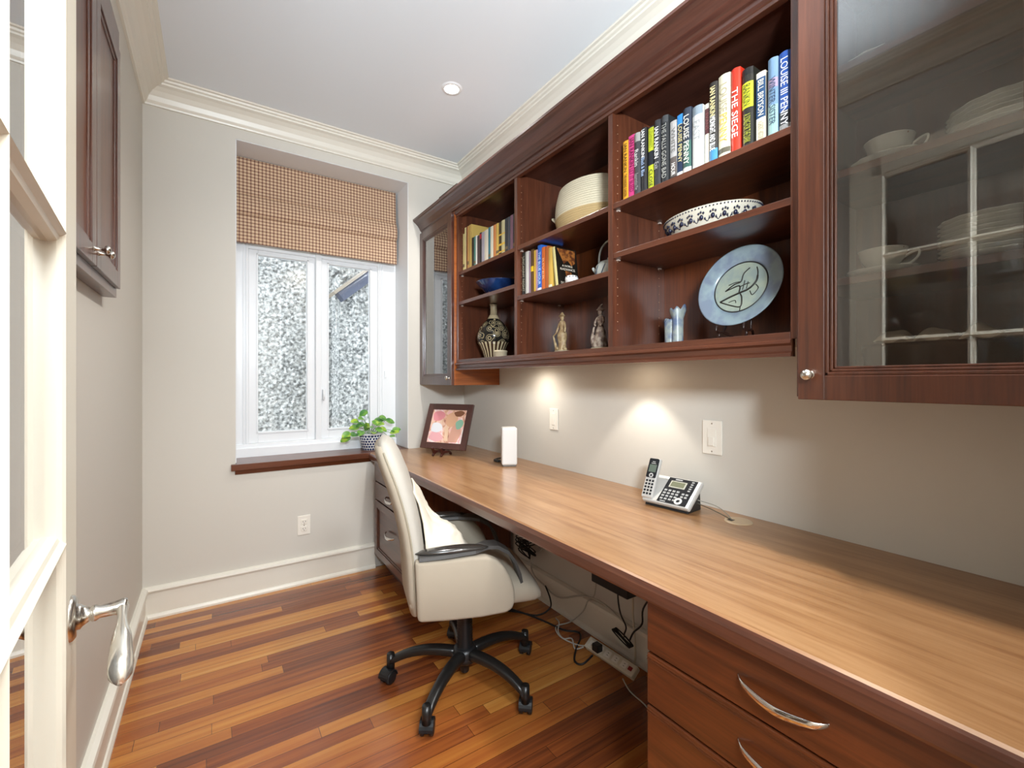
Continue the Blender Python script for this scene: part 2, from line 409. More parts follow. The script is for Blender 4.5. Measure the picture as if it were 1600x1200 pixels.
struct('wall_outside_bay', b, STUCCO, 'projecting pebbledash bay of the house next door')
struct('wall_outside_ground', MB().box(-1.6, 2.4, 3.4, 4.9, -.2, -.1), mat('concrete', '9a9a96', .9), 'concrete ground between the houses')
rk = sthing('trim_7', 'sloping dark timber roof verge on the bay next door', (.9, 4.2, 2.0))
sl = Matrix.Translation((.905, 4.12, 2.0)) @ Matrix.Rotation(-R(40.5), 4, 'Y')
obj('board', MB().box(0, .8, 0, .12, -.085, 0, .004, mtx=sl), mat('slate_blue_timber', '4f5566', .6), rk, local=False)
obj('shingle_edge', MB().box(-.03, .8, -.02, .30, .0, .03, .003, mtx=sl), mat('weathered_shingle', '93897a', .9), rk, local=False)

# ------------------------------------------------------------------ roman blind
bl = thing('roman_blind', 'checked tan and brown roman blind half raised in the window recess', 'blind', (.61, 3.19, 2.59))
prof = [(0, 2.590), (-.004, 2.48), (-.008, 2.384), (-.012, 2.372), (-.006, 2.366), (-.022, 2.35), (-.036, 2.30), (-.034, 2.256), (-.022, 2.240), (-.012, 2.238), (-.020, 2.226), (-.024, 2.15), (-.022, 2.066)]
def fb(u, v):
    k = v*(len(prof)-1); i = min(int(k), len(prof)-2); t = k-i
    dy = prof[i][0]*(1-t)+prof[i+1][0]*t; z = prof[i][1]*(1-t)+prof[i+1][1]*t
    x = .109+u*(1.100-.109); return (x, 3.185+dy+.0025*math.sin(x*21+z*6)*(2.6-z)*1.5, z)
b = MB(); b.grid(fb, 60, 72)
o = obj('blind_fabric', b, BLIND, bl, local=False); md = o.modifiers.new('thick', 'SOLIDIFY'); md.thickness = .003
obj('headrail', MB().box(.112, 1.098, 3.186, 3.212, 2.555, 2.591, .002), WHITE, bl, local=False)
obj('lining', MB().box(.112, 1.098, 3.192, 3.194, 2.074, 2.56), mat('blind_lining', 'e8e4da', .9), bl, local=False, label='white lining behind the checked fabric')

# ------------------------------------------------------------------ recessed lamps
def downlight(x, y, label, e):
    t_ = thing('recessed_downlight', label, 'ceiling light', (x, y, ZC))
    obj('trim_ring', MB().lathe([(.036, 0), (.037, -.006), (.048, -.005), (.055, 0)], 40), WHITE, t_)
    obj('lens', MB().lathe([(0, -.003), (.036, -.003)], 32), mat('lamp_lens', 'ffffff', .4, emit='fff4e4', estr=14), t_)
    l = light('downlight_lamp', 'SPOT', (0, 0, -.012), e, (1, .97, .93), spot_size=R(150), spot_blend=.7, shadow_soft_size=.045); l.parent = t_
downlight(1.043, 2.142, 'small round recessed downlight glowing in the white ceiling', 34)
downlight(1.043, .80, 'extra recessed downlight out of view above the desk, added for brightness', 32)  # assumed lamp out of view, added to brighten the room
downlight(.95, .25, 'added recessed fill light out of view, just inside the doorway', 26)  # added fill lamp, unseen; lifts the bounce light at the near end

# ------------------------------------------------------------------ french door
dd = math.atan2(.9958, -.092)
door = sthing('door_1', 'open cream glazed door with nickel lever at the left edge', (-.093, .0755, 0), (0, 0, dd))
DW, ZT = .846, 2.29
b = MB(); b.box(0, .095, 0, .04, .012, ZT, .001); b.box(DW-.13, DW, 0, .04, .012, ZT, .001)
b.box(.09, DW-.09, 0, .04, .012, .235, .001); b.box(.09, DW-.09, 0, .04, 2.19, ZT, .001)
# moulded inner bead
def bead_v(b, x, z0, z1, s_):
    b.prism([(x, 0.0), (x+s_*.004, -.003), (x+s_*.008, 0.0), (x+s_*.011, .005), (x+s_*.011, .034), (x, .04)], 'Z', z0, z1)
bead_v(b, .095, .23, 2.20, 1); bead_v(b, DW-.13, .23, 2.20, -1)
DOORP = mat('door_paint', 'd6d0c0', .38)
obj('door_frame', b, DOORP, door)
b = MB(); bars = [.636, 1.027, 1.417, 1.808]
def mun(b, horizontal, c, a0, a1):
    pr = [(-.013, .012), (-.010, .004), (-.005, .002), (0, -.004), (.005, .002), (.010, .004), (.013, .012), (.013, .030), (-.013, .030)]
    if horizontal: b.prism([(p[1], c+p[0]) for p in pr], 'X', a0, a1)
    else: b.prism([(c+p[0], p[1]) for p in pr], 'Z', a0, a1)
for z in bars: mun(b, True, z, .105, DW-.138)
mun(b, False, .413, .235, 2.19); mun(b, True, .245, .1, DW-.1); mun(b, True, 2.182, .1, DW-.1)
obj('muntins', b, DOORP, door)
obj('pane', MB().box(.10, DW-.135, .015, .019, .235, 2.19), GLASS_D, door)
hx, hz = .786, .902
h = obj('lever_handle', MB().lathe([(0, .060), (.010, .060), (.0115, .056), (.0095, .045), (.0085, .03), (.011, .026), (.011, .022), (.009, .02), (.014, .012), (.017, .010), (.017, .006), (.026, .006), (.030, .003), (.031, 0)], 32, mtx=Matrix.Translation((hx, 0, hz)) @ Matrix.Rotation(R(90), 4, 'X')), NICKEL, door)
rings = []
for i in range(15):
    t = i/14; x = hx+.008-.120*t; z = hz-.046*t*t-.006*t; w = .011-.004*math.sin(PI*min(t*1.6, 1))+.008*max(0, t-.35)**.8; th = .012-.005*math.sin(PI*min(t*1.7, 1))+.011*max(0, t-.4)
    if i == 0: w *= .7; th *= .7
    if t > .86: q_ = (1-((t-.86)/.15)**2)**.5; w *= q_; th *= q_
    y = -.054-.002*math.sin(t*PI*.5)
    rings.append([(x, y+th*math.cos(a)*.8, z+w*math.sin(a)) for a in [2*PI*k/16 for k in range(16)]])
obj('lever', MB().loft(rings), mat('pearl_lever_metal', 'dedad0', .22, .85), h, local=True)
b = MB().lathe([(0, .052), (.009, .052), (.0085, .03), (.014, .012), (.030, .004), (.031, 0)], 24, mtx=Matrix.Translation((hx, .04, hz)) @ Matrix.Rotation(R(-90), 4, 'X'))
b.tube([(hx, .09, hz), (hx-.05, .095, hz-.01), (hx-.11, .095, hz-.04)], .008)
obj('lever_handle', b, NICKEL, door)
obj('latch_plate', MB().box(DW-.0005, DW+.001, .008, .032, .86, .945), NICKEL, door)

# ------------------------------------------------------------------ cabinets: helpers
def arc_pull(y, z, x, L, parent, drop=.012):
    b = MB(); pts = [(x, y+L/2, z), (x-.016, y+L*.36, z-drop*.5), (x-.026, y, z-drop), (x-.016, y-L*.36, z-drop*.5), (x, y-L/2, z)]
    rings = []; P = [Vector(p) for p in pts]; Q = []
    for i in range(4):
        p0, p1, p2, p3 = P[max(i-1, 0)], P[i], P[i+1], P[min(i+2, 4)]
        for k in range(6):
            t = k/6; Q.append(.5*((2*p1)+(-p0+p2)*t+(2*p0-5*p1+4*p2-p3)*t*t+(-p0+3*p1-3*p2+p3)*t**3))
    Q.append(P[-1]); n = len(Q)
    for i, q in enumerate(Q):
        s_ = i/(n-1); w = .0035+.0055*math.sin(PI*s_); th = .0025+.0012*math.sin(PI*s_)
        rings.append([q+Vector((th*math.cos(a), 0, w*math.sin(a))) for a in [2*PI*k/12 for k in range(12)]])
    return obj('handle', b.loft(rings), CHROME, parent, local=False)
def framed_front(b, x, y0, y1, z0, z1, st, dep=.02, rec=.008):
    """frame-and-panel front facing -X with its face at x"""
    b.box(x, x+dep, y0, y0+st, z0, z1, .0015); b.box(x, x+dep, y1-st, y1, z0, z1, .0015)
    b.box(x, x+dep, y0+st-.001, y1-st+.001, z0, z0+st, .0015); b.box(x, x+dep, y0+st-.001, y1-st+.001, z1-st, z1, .0015)
    q = .010
    for (a0, a1, c0, c1) in ((y0+st, y0+st+q, z0+st, z1-st), (y1-st-q, y1-st, z0+st, z1-st), (y0+st, y1-st, z0+st, z0+st+q), (y0+st, y1-st, z1-st-q, z1-st)):
        b.box(x+.004, x+dep, a0, a1, c0, c1, .003)
    return b
def base_cabinet(label, y0, y1, side_lo, side_hi, fronts, L):
    t_ = thing('drawer_cabinet', label, 'cabinet', (.90, (y0+y1)/2, 0))
    b = MB(); b.box(.893, 1.52, y0, y0+.019, .08, .7165, .001); b.box(.893, 1.52, y1-.019, y1, .08, .7165, .001)
    b.box(.90, 1.51, y0+.018, y1-.018, .08, .099); b.box(1.50, 1.512, y0+.018, y1-.018, .09, .715); b.box(.893, .915, y0+.018, y1-.018, .70, .7165)
    obj('carcass', b, wood('panel', 'Z'), t_, local=False)
    obj('toe_kick', MB().box(.945, 1.50, y0+.004, y1-.004, 0, .081), wood('dark', 'Y'), t_, local=False)
    for z0, z1, framed, n in fronts:
        b = MB()
        if framed: framed_front(b, .872, y0+.004, y1-.004, z0, z1, .045); b.box(.882, .892, y0+.04, y1-.04, z0+.04, z1-.04)
        else:
            b.box(.872, .892, y0+.004, y1-.004, z0, z1, .003)
            if z1-z0 < .2 and n == 2:
                for q in (.008, .014): b.box(.8705, .880, y0+.004, y1-.004, z1-q-.003, z1-q, .001)
        d = obj('drawer', b, wood('cherry' if side_lo else 'panel', 'Y'), t_, local=False)
        arc_pull((y0+y1)/2, (z0+z1)/2+(.0 if not framed else .03), .872, L, d)
    return t_
base_cabinet('dark cherry drawer cabinet under the far window end of the desk', 2.30, 2.93, True, False, [(.585, .708, False, 1), (.468, .578, False, 1), (.105, .460, True, 1)], .15)
base_cabinet('cherry drawer cabinet under the near end of the desk', .107, .727, False, True, [(.582, .708, False, 1), (.456, .577, False, 2), (.285, .451, False, 2), (.105, .280, False, 2)], .16)

# worktop
wt = thing('worktop', 'long polished cherry desk top along the right wall', 'desk', (1.2, 1.5, .718))
b = MB(); ed = [(.845+.003, .718), (.845, .722), (.845, .748), (.849, .7565), (.857, .760), (XR-.001, .760), (XR-.001, .718)]
b.prism(ed, 'Y', .085, 2.974)
obj('desktop_board', b, wood('desk', 'Y'), wt, local=False)
obj('front_edge', MB().prism([(.843, .7165), (.8415, .722), (.8415, .745), (.845, .753), (.849, .7575), (.8475, .7165)], 'Y', .085, 2.945), wood('cherry', 'Y'), wt, local=False, label='darker moulded front edge')
g = single('cable_grommet', MB().lathe([(0, .0035), (.036, .0035), (.042, .003), (.044, 0)], 40), mat('grommet_plastic', 'b79f80', .4), 'round tan cable grommet set in the desk top', 'cable grommet', (1.462, .832, .7603))
obj('cable_slot', MB().box(-.026, -.006, .008, .026, .0033, .0042, .0003), BLACKP, g)

# ------------------------------------------------------------------ open shelving
su = thing('shelving_unit', 'dark cherry open wall shelving with three bays above the desk', 'shelves', (1.39, 1.5, 1.294))
def sp(n, b, m, lab=None): return obj(n, b, m, su, local=False, label=lab)
XF = 1.235
ys = [(.545, .565), (1.184, 1.206), (1.816, 1.838), (2.450, 2.472)]
for y0, y1 in ys: sp('upright', MB().box(XF, XR-.002, y0, y1, 1.339, 2.262, .001), wood('cherry', 'Z'))
for i in range(3): sp('back_panel', MB().box(XR-.014, XR-.002, ys[i][1], ys[i+1][0], 1.339, 2.262), wood('panel', 'Z'))
sp('bottom_board', MB().box(XF-.002, XR-.014, .565, 2.450, 1.339, 1.357, .001), wood('cherry', 'Y'))
sp('top_board', MB().box(XF, XR-.002, .546, 2.471, 2.243, 2.262), wood('dark', 'Y'))
sp('top_rail', MB().box(XF-.004, XF+.018, .546, 2.471, 2.226, 2.262, .001), wood('cherry', 'Y'))
shelves = [(0, 1.889), (0, 1.705), (1, 1.889), (1, 1.645), (2, 1.889), (2, 1.708)]
for bay, z in shelves:
    sp('shelf', MB().box(XF+.003, XR-.015, ys[bay][1]+.001, ys[bay+1][0]-.001, z-.020, z, .001), wood('cherry', 'Y'))
b = MB()
for bay in range(3):
    for yy, sg in ((ys[bay+1][0], -1), (ys[bay][1], 1)):
        for xx in (1.262, 1.50):
            z = 1.42
            while z < 2.2: b.ball((xx, yy+sg*.0003, z), .0022, seg=6); z += .032
sp('peg_holes', b, mat('peg_hole_brown', '8a6a50', .6))['kind'] = 'stuff'
for bay, z in shelves:
    for yy, sg in ((ys[bay+1][0], -1), (ys[bay][1], 1)):
        b = MB(); b.box(1.256, 1.268, yy if sg > 0 else yy-.009, yy+.009 if sg > 0 else yy, z-.026, z-.0205); b.box(1.494, 1.506, yy if sg > 0 else yy-.009, yy+.009 if sg > 0 else yy, z-.026, z-.0205)
        sp('shelf_pin', b, mat('clear_pin', 'b9a79a', .3))
b = MB().prism([(XF-.004, 1.339), (XF-.012, 1.336), (XF-.014, 1.328), (XF-.006, 1.322), (XF-.004, 1.308), (XF-.010, 1.302), (XF-.010, 1.294), (XF+.014, 1.294), (XF+.014, 1.339)], 'Y', .56, 2.46)
sp('light_rail', b, wood('cherry', 'Y'))
# moulded cornice over shelving and corner cabinet
pr = [(1.236, 2.236), (1.226, 2.240), (1.222, 2.248), (1.222, 2.262), (1.214, 2.264), (1.210, 2.272), (1.204, 2.276), (1.196, 2.292), (1.184, 2.308), (1.168, 2.322), (1.158, 2.328), (1.154, 2.334), (1.150, 2.336), (1.150, 2.346), (1.30, 2.346), (1.30, 2.262), (1.236, 2.262)]
o = single('cornice', MB().prism(pr, 'Y', .545, 2.974), wood('dark', 'Y'), 'long dark moulded cornice capping the shelving and corner cabinet', 'cornice')
# carton lying on the cornice
single('storage_box', MB().box(1.33, 1.50, 2.66, 2.94, 2.2625, 2.53, .004), mat('dark_box_card', '2a1c18', .6), 'dark box peeking over the cornice in the back corner', 'box')

# ------------------------------------------------------------------ corner glass cabinet
cc = thing('corner_cabinet', 'narrow dark glass-door wall cabinet beside the window', 'cabinet', (1.39, 2.72, 1.2))
def cp(n, b, m, par=cc, lab=None): return obj(n, b, m, par, local=False, label=lab)
b = MB(); b.box(1.221, XR-.002, 2.474, 2.492, 1.202, 2.262, .001); b.box(1.221, XR-.002, 2.955, 2.973, 1.202, 2.262, .001)
b.box(1.221, XR-.003, 2.491, 2.956, 1.202, 1.220, .001); b.box(1.221, XR-.003, 2.491, 2.956, 2.243, 2.261); b.box(XR-.013, XR-.003, 2.491, 2.956, 1.21, 2.25)
cp('carcass', b, wood('orange', 'X'))
for z in (1.52, 1.86): cp('shelf', MB().box(1.27, XR-.014, 2.493, 2.954, z, z+.018), wood('cherry', 'Y'))
b = MB()
def cab_door(b, x, y0, y1, z0, z1, st):
    b.box(x, x+.02, y0, y0+st, z0, z1, .002); b.box(x, x+.02, y1-st, y1, z0, z1, .002)
    b.box(x, x+.02, y0+st-.001, y1-st+.001, z0, z0+st, .002); b.box(x, x+.02, y0+st-.001, y1-st+.001, z1-st, z1, .002)
    for k, (q0, q1, d) in enumerate(((0, .008, .002), (.008, .015, .006), (.015, .021, .010))):
        a0, a1, c0, c1 = y0+st+q0, y1-st-q0, z0+st+q0, z1-st-q0
        w = q1-q0
        b.box(x+d, x+.018, a0, a0+w, c0, c1, .002); b.box(x+d, x+.018, a1-w, a1, c0, c1, .002)
        b.box(x+d, x+.018, a0, a1, c0, c0+w, .002); b.box(x+d, x+.018, a0, a1, c1-w, c1, .002)
    return b
def knob(y, z, x, parent):
    b = MB().lathe([(.009, 0), (.006, .003), (.0045, .008), (.005, .012), (.012, .016), (.0135, .020), (.012, .024), (.007, .027), (.004, .029), (0, .030)], 28, mtx=Matrix.Translation((x, y, z)) @ Matrix.Rotation(R(-90), 4, 'Y'))
    return obj('knob', b, NICKEL, parent, local=False)
d = cp('door', cab_door(MB(), 1.20, 2.474, 2.972, 1.202, 2.255, .052), wood('dark', 'Z'))
obj('pane', MB().box(1.212, 1.215, 2.54, 2.905, 1.27, 2.19), GLASS_C, d, local=False)
knob(2.50, 1.245, 1.20, d)

# ------------------------------------------------------------------ large display cabinet at the right
dc = thing('display_cabinet', 'large dark glass-door china cabinet at the right edge', 'cabinet', (1.39, .31, 1.2))
def dp(n, b, m, par=dc, lab=None): return obj(n, b, m, par, local=False, label=lab)
b = MB(); b.box(1.221, XR-.002, .526, .544, 1.192, 2.30, .001); b.box(1.221, XR-.002, .083, .101, 1.192, 2.30, .001)
b.box(1.221, XR-.003, .10, .527, 1.202, 1.220); b.box(1.221, XR-.003, .10, .527, 2.28, 2.30); b.box(XR-.013, XR-.003, .10, .527, 1.21, 2.29)
dp('carcass', b, wood('cherry', 'Z'))
for z in (1.478, 1.736, 1.988): dp('shelf', MB().box(1.252, XR-.014, .102, .525, z-.018, z, .001), wood('panel', 'Y'))
d = dp('door', cab_door(MB(), 1.199, .084, .532, 1.186, 2.29, .058), wood('cherry', 'Z'))
obj('pane', MB().box(1.211, 1.214, .16, .456, 1.26, 2.22), GLASS_C, d, local=False)
knob(.504, 1.246, 1.199, d)

# ------------------------------------------------------------------ shallow cabinet on the left wall
lc = thing('wall_cabinet', 'shallow cherry two-door cabinet on the left wall', 'cabinet', (-.28, 1.61, 1.507))
def lp(n, b, m, par=lc): return obj(n, b, m, par, local=False)
b = MB(); x1 = -.270
b.box(XL+.001, x1, 1.235, 1.977, 1.507, 2.34, .001)
b.box(XL+.001, x1+.006, 1.225, 1.985, 2.335, 2.40, .004)
lp('carcass', b, wood('cherry', 'Z'))
def left_door(y0, y1, ky):
    st = .050; x = x1; b = MB(); z0, z1 = 1.535, 2.318
    b.box(x, x+.012, y0, y0+st, z0, z1, .0015); b.box(x, x+.012, y1-st, y1, z0, z1, .0015)
    b.box(x, x+.012, y0+st-.001, y1-st+.001, z0, z0+st, .0015); b.box(x, x+.012, y0+st-.001, y1-st+.001, z1-st, z1, .0015)
    for a0, a1, c0, c1 in ((y0+st, y0+st+.012, z0+st, z1-st), (y1-st-.012, y1-st, z0+st, z1-st), (y0+st, y1-st, z0+st, z0+st+.012), (y0+st, y1-st, z1-st-.012, z1-st)): b.box(x, x+.008, a0, a1, c0, c1, .003)
    d = lp('door', b, wood('cherry', 'Z'))
    obj('panel', MB().box(x-.001, x+.003, y0+st, y1-st, z0+st, z1-st), wood('panel', 'Z'), d, local=False)
    kb = MB().lathe([(.008, 0), (.0055, .003), (.0035, .012), (.005, .018), (.010, .022), (.0115, .026), (.010, .030), (.005, .033), (0, .034)], 24, mtx=Matrix.Translation((x+.012, ky, 1.575)) @ Matrix.Rotation(R(90), 4, 'Y'))
    obj('knob', kb, NICKEL, d, local=False)
left_door(1.602, 1.962, 1.628); left_door(1.24, 1.598, 1.572)

# ------------------------------------------------------------------ under-cabinet puck lights
def puck(y, label, e, cone=88, blend=.35):
    t_ = thing('puck_light', label, 'light', (1.40, y, 1.336), group=None)
    obj('housing', MB().lathe([(0, 0.002), (.034, .002), (.034, -.012), (.028, -.016), (.027, -.012), (0, -.012)], 32), WHITE, t_)
    obj('lens', MB().lathe([(0, -.0145), (.026, -.0145)], 24), mat('puck_lens', 'ffffff', .4, emit='ffe9cc', estr=25), t_)
    l = light('puck_lamp', 'SPOT', (0, 0, -.030), e, (1, .94, .85), spot_size=R(cone), spot_blend=blend, shadow_soft_size=.02); l.parent = t_
puck(1.27, 'small round puck light under the middle of the shelving', 3.4)
puck(1.98, 'small round puck light under the window end of the shelving', 2.2, 172, 1.0)

# ------------------------------------------------------------------ electrical plates
def wall_plate(kind, label, y, z, w, h, decora):
    t_ = thing(kind, label, 'switch' if 'switch' in kind else 'plate', (XR, y, z))
    obj('plate', MB().box(-.006, -.0005, -w/2, w/2, -h/2, h/2, .002), PLATE_W, t_)
    if decora:
        obj('rocker', MB().box(-.0085, -.004, -.017, .017, -.034, .034, .001), PLATE_W, t_)
        obj('slider', MB().box(-.0125, -.008, -.010, .012, -.030, .002, .001), PLATE_W, t_)
    else:
        obj('rocker', MB().box(-.0085, -.004, -.012, .012, -.032, .032, .0015), PLATE_W, t_)
    b = MB()
    for s_ in (-1, 1): b.cyl((-.0068, 0, s_*h*.41), (-.0055, 0, s_*h*.41), .0028, seg=12)
    obj('screws', b, NICKEL, t_)
wall_plate('wall_switch', 'narrow white switch plate on the wall above the white router', 1.913, 1.02, .072, .116, False)
wall_plate('wall_switch', 'white dimmer switch plate on the wall above the cordless phone', .979, 1.02, .078, .126, True)
t_ = thing('power_outlet', 'white duplex outlet on the end wall below the window', 'outlet', (.457, YB, .353))
obj('plate', MB().box(-.036, .036, -.006, -.0005, -.058, .058, .002), PLATE_W, t_)
for s_ in (-1, 1):
    so = obj('socket', MB().box(-.017, .017, -.0085, -.005, s_*.021-.0155, s_*.021+.0155, .003), PLATE_W, t_)
    b = MB()
    for x in (-.007, .006): b.box(x, x+.002, -.0090, -.0083, s_*.021-.003, s_*.021+.006)
    b.cyl((0, -.0083, s_*.021-.008), (0, -.0090, s_*.021-.008), .0022, seg=10)
    obj('slots', b, BLACKP, so)
obj('screws', MB().cyl((0, -.0055, 0), (0, -.0072, 0), .003, seg=12), NICKEL, t_)

# ------------------------------------------------------------------ books
SPM = Matrix(((0, 0, -1, 0), (0, -1, 0, 0), (-1, 0, 0, 0), (0, 0, 0, 1)))  # text x -> -Z, text y -> -Y, normal -> -X
def bookmat(c, rough=.35):
    return mat('cover_'+c, c, rough)
def book(x, y0, y1, z, H, D, col, label, group, texts=(), bands=(), tilt=0., hard=False, coverpatch=None, frac=.72):
    w = abs(y0-y1)-.0012; yc = (y0+y1)/2
    t_ = thing('book', label, 'book', (x, yc, z+.0004+abs(math.sin(tilt))*w/2), (tilt, 0, 0), group)
    c = bookmat(col); ct = .0018 if hard else .0009
    b = MB(); rd = .006 if hard else .0018; n = 6
    pts = [(D, -w/2), (D, -w/2+ct)] ; pts += [(.006, -w/2+ct), (.006, w/2-ct), (D, w/2-ct), (D, w/2)]
    for k in range(n+1):
        a = k/n; pts.append((rd*(1-math.sin(PI*a)), w/2-w*a))
    b.prism(pts, 'Z', 0, H)
    obj('cover', b, c, t_)
    e = .003 if hard else .0004
    obj('pages', MB().box(.006, D-e-.001, -w/2+ct, w/2-ct, e, H-e), PAGES, t_)
    if w > .007:
        for (z0, z1, bc) in bands:
            pp = [(rd*(1-math.sin(PI*k/n))-.0004, w/2-w*k/n) for k in range(n+1)]; pp += [(q[0]+.0012, q[1]) for q in reversed(pp)]
            obj('colour_band', MB().prism(pp, 'Z', z0*H, z1*H), bookmat(bc), t_)
        for (s_, zc, ln, tc_) in texts:
            m = Matrix.Translation((-.0009, 0, zc*H)) @ SPM
            lettering(s_, w*frac*1.25, m, mat('ink_'+tc_, tc_, .5), t_, maxw=ln*H, bold=.0)
    return t_
G1 = 'hardbacks on the upper right shelf'
# (y0,y1,H,col,label,texts,bands,hard)
RB = [
 (1.158, 1.133, .224, 'd99a2b', 'slim orange paperback, first at the left end of the upper right shelf', [('IAN RANKIN', .72, .46, '3a2210'), ('THE HANGING GARDEN', .27, .36, '5a3a1a')], [], False),
 (1.132, 1.101, .232, 'c9407c', 'bright pink paperback second from the left on the upper right shelf', [('IAN RANKIN', .73, .44, '5a1030'), ('LET IT BLEED', .3, .36, '7a1a48')], [], False),
 (1.100, 1.071, .223, '38383a', 'charcoal book with grey photo top, right of the pink paperback', [('Rankin', .6, .26, 'c9c9c6'), ('Resurrection Men', .22, .26, '8a8a88')], [(.86, 1, '8d8c88')], True),
 (1.069, 1.044, .227, '1d1d20', 'thin black book with white lettering at the top, fourth from the left', [('IAN RANKIN', .76, .42, 'f0f0ee'), ('Black & Blue', .4, .28, '9ab0d0')], [], True),
 (1.042, 1.018, .223, '22262c', 'black spine with two lime yellow blocks', [('FLESHMARKET', .82, .3, '8d9420'), ('CLOSE', .2, .26, '22262c')], [(.62, .98, 'b9c030'), (.02, .40, 'b9c030')], False),
 (1.013, .985, .227, '2c2d31', 'charcoal book with bold white lettering beside the lime yellow blocks', [('IAN RANKIN', .66, .46, 'f4f4f2'), ('Exit', .32, .1, 'a0a0a0')], [], True),
 (.983, .954, .227, '26282a', 'dark book with spaced grey lettering down the whole spine', [('THE FALLS GONE BAD', .48, .8, '9a9a94')], [(.9, 1, '3c3e40')], True),
 (.952, .927, .199, 'a9a6a4', 'pale grey spine fading to brown, short, between the dark and the blue-topped books', [('WHITE', .68, .4, '6f6c68'), ('HOUR', .2, .2, 'e8e4de')], [(.05, .4, '5c5450'), (.0, .08, '1c1c1c')], False),
 (.925, .901, .207, '26334a', 'blue-topped dark paperback with small cream lettering', [('LOUISE PENNY', .55, .6, 'd9c98a')], [(.84, 1, '2f7ec0'), (.02, .10, 'd8d8d4')], False),
 (.899, .868, .210, '2b3340', 'dark green and blue book with large cream lettering', [('LOUISE PENNY', .52, .74, 'e9e4d2')], [(.1, .5, '31544c'), (.03, .10, 'd8d8d4')], True),
 (.865, .829, .198, 'c9cac8', 'wide pale spine with a grey blue cloudy top', [('EAST', .62, .3, '9a9c9c')], [(.86, 1, '7d8a94')], True),
 (.826, .809, .193, 'd2cbb8', 'short narrow cream and maroon paperback', [('EVANS', .72, .26, '7a4a48')], [(.52, .92, '4d2a2c')], False),
 (.807, .779, .242, '2a2724', 'tall black book with cream lettering over a blue foot', [('IAN RANKIN', .76, .36, 'ecdca0'), ('MIDNIGHT AND BLUE', .36, .42, 'f2f2ee')], [(0, .17, '3f7fae')], True),
 (.777, .740, .246, 'cfc8b0', 'thick cream rounded spine with faint gold lettering', [('LOUISE', .72, .34, '9f987c'), ('PENNY', .36, .34, 'c9a440')], [(.06, .12, '5a5648')], True),
 (.738, .709, .244, 'c8301c', 'bright red hardback with bold white lettering', [('THE SIEGE', .47, .58, 'f6f2ec')], [], True),
 (.705, .672, .224, '24241f', 'dark spine with a lime yellow block, right of the red hardback', [('RANKIN', .66, .26, '4c4f20'), ('A SONG FOR THE DARK', .24, .36, '9ba03a')], [(.5, .82, 'c3cb2c'), (.92, 1, '1a1a1a')], True),
 (.668, .642, .198, 'dfd8c4', 'cream spine with a dark blue lettered panel', [('BILL BRYSON', .64, .5, 'e9e4d4'), ('A SHORT HISTORY', .18, .26, 'a89e80')], [(.36, .92, '2c4a6e')], False),
 (.640, .634, .188, '1d1f22', 'very thin black book between the cream and the blue grey books', [], [], False),
 (.633, .606, .212, '6d8caa', 'blue grey book with a pinkish streak and sea colours', [('WINTER SISTER', .45, .6, '31435a')], [(.0, .4, '8fb0ae'), (.62, .74, '9a8aa6')], True),
 (.604, .574, .211, '2c55a4', 'bright blue hardback at the right end, lettered in large white capitals', [('LOUISE III PENNY', .5, .84, 'f2f4f6')], [(0, .26, '23262c'), (.03, .09, 'e8e8e8')], True),
]
for y0, y1, H, col, lab, tx, bd, hd in RB:
    book(1.252 if hd else 1.262, y0, y1, 1.889, H, .155 if hd else .13, col, lab, G1, tx, bd, hard=hd)
# left bay upper shelf
G2 = 'old paperbacks on the upper left shelf'
def ypx(u):
    r_ = (u-800)/701.5; return 1.262*(-r_*.5534+.8329)/(r_*.8329+.5534)
LBk = [(.019, .23, 'c9b87c', 'tall pale straw-coloured book, first on the upper left shelf'), (.019, .262, 'd2c48c', 'tallest straw-coloured book near the left of the upper left shelf'),
 (.012, .262, '6a3a24', 'thin tall brown book right of the straw-coloured pair'), (.016, .262, 'b98a50', 'tall orange tan book right of the thin brown one'),
 (.032, .262, 'b89a54', 'thick mustard boxed volume, deeper than its neighbours'),
 (.022, .178, '2a2a24', 'short black paperback tight against the mustard volume'), (.018, .178, '4e8076', 'short teal paperback right of the black one'),
 (.016, .178, 'd8d6cc', 'thin white paperback right of the teal one'), (.024, .172, '4a3a3c', 'dark plum paperback right of the thin white one'),
 (.020, .182, '222226', 'black paperback with a red top band, upper left shelf'), (.028, .178, '9a96a0', 'lilac grey paperback in the middle of the upper left shelf'),
 (.036, .180, 'cfc6b4', 'wide ivory paperback in the middle of the upper left shelf'), (.020, .184, '2f6f7c', 'dark teal spine right of the ivory paperback'),
 (.026, .182, 'd2cdb8', 'off-white spine right of the dark teal one'), (.024, .182, 'c07a48', 'orange terracotta spine on the upper left shelf'),
 (.024, .182, 'c6a452', 'golden yellow spine right of the terracotta one'), (.024, .180, '38301c', 'black spine speckled with gold on the upper left shelf'),
 (.028, .182, 'b8ae86', 'khaki cream spine right of the speckled black one'), (.024, .182, '2c3036', 'charcoal spine right of the khaki one'),
 (.020, .182, '3c4048', 'slate spine right of the charcoal one'), (.022, .184, '6e4e5c', 'mauve spine near the right end of the upper left shelf'),
 (.020, .184, '2e3238', 'dark grey spine second from the right end of the upper left shelf'), (.024, .184, 'a8b4b8', 'pale blue grey spine at the right end of the upper left shelf')]
yy = 2.448-.004
tot = sum(q[0] for q in LBk); k_ = (yy-1.842)/tot
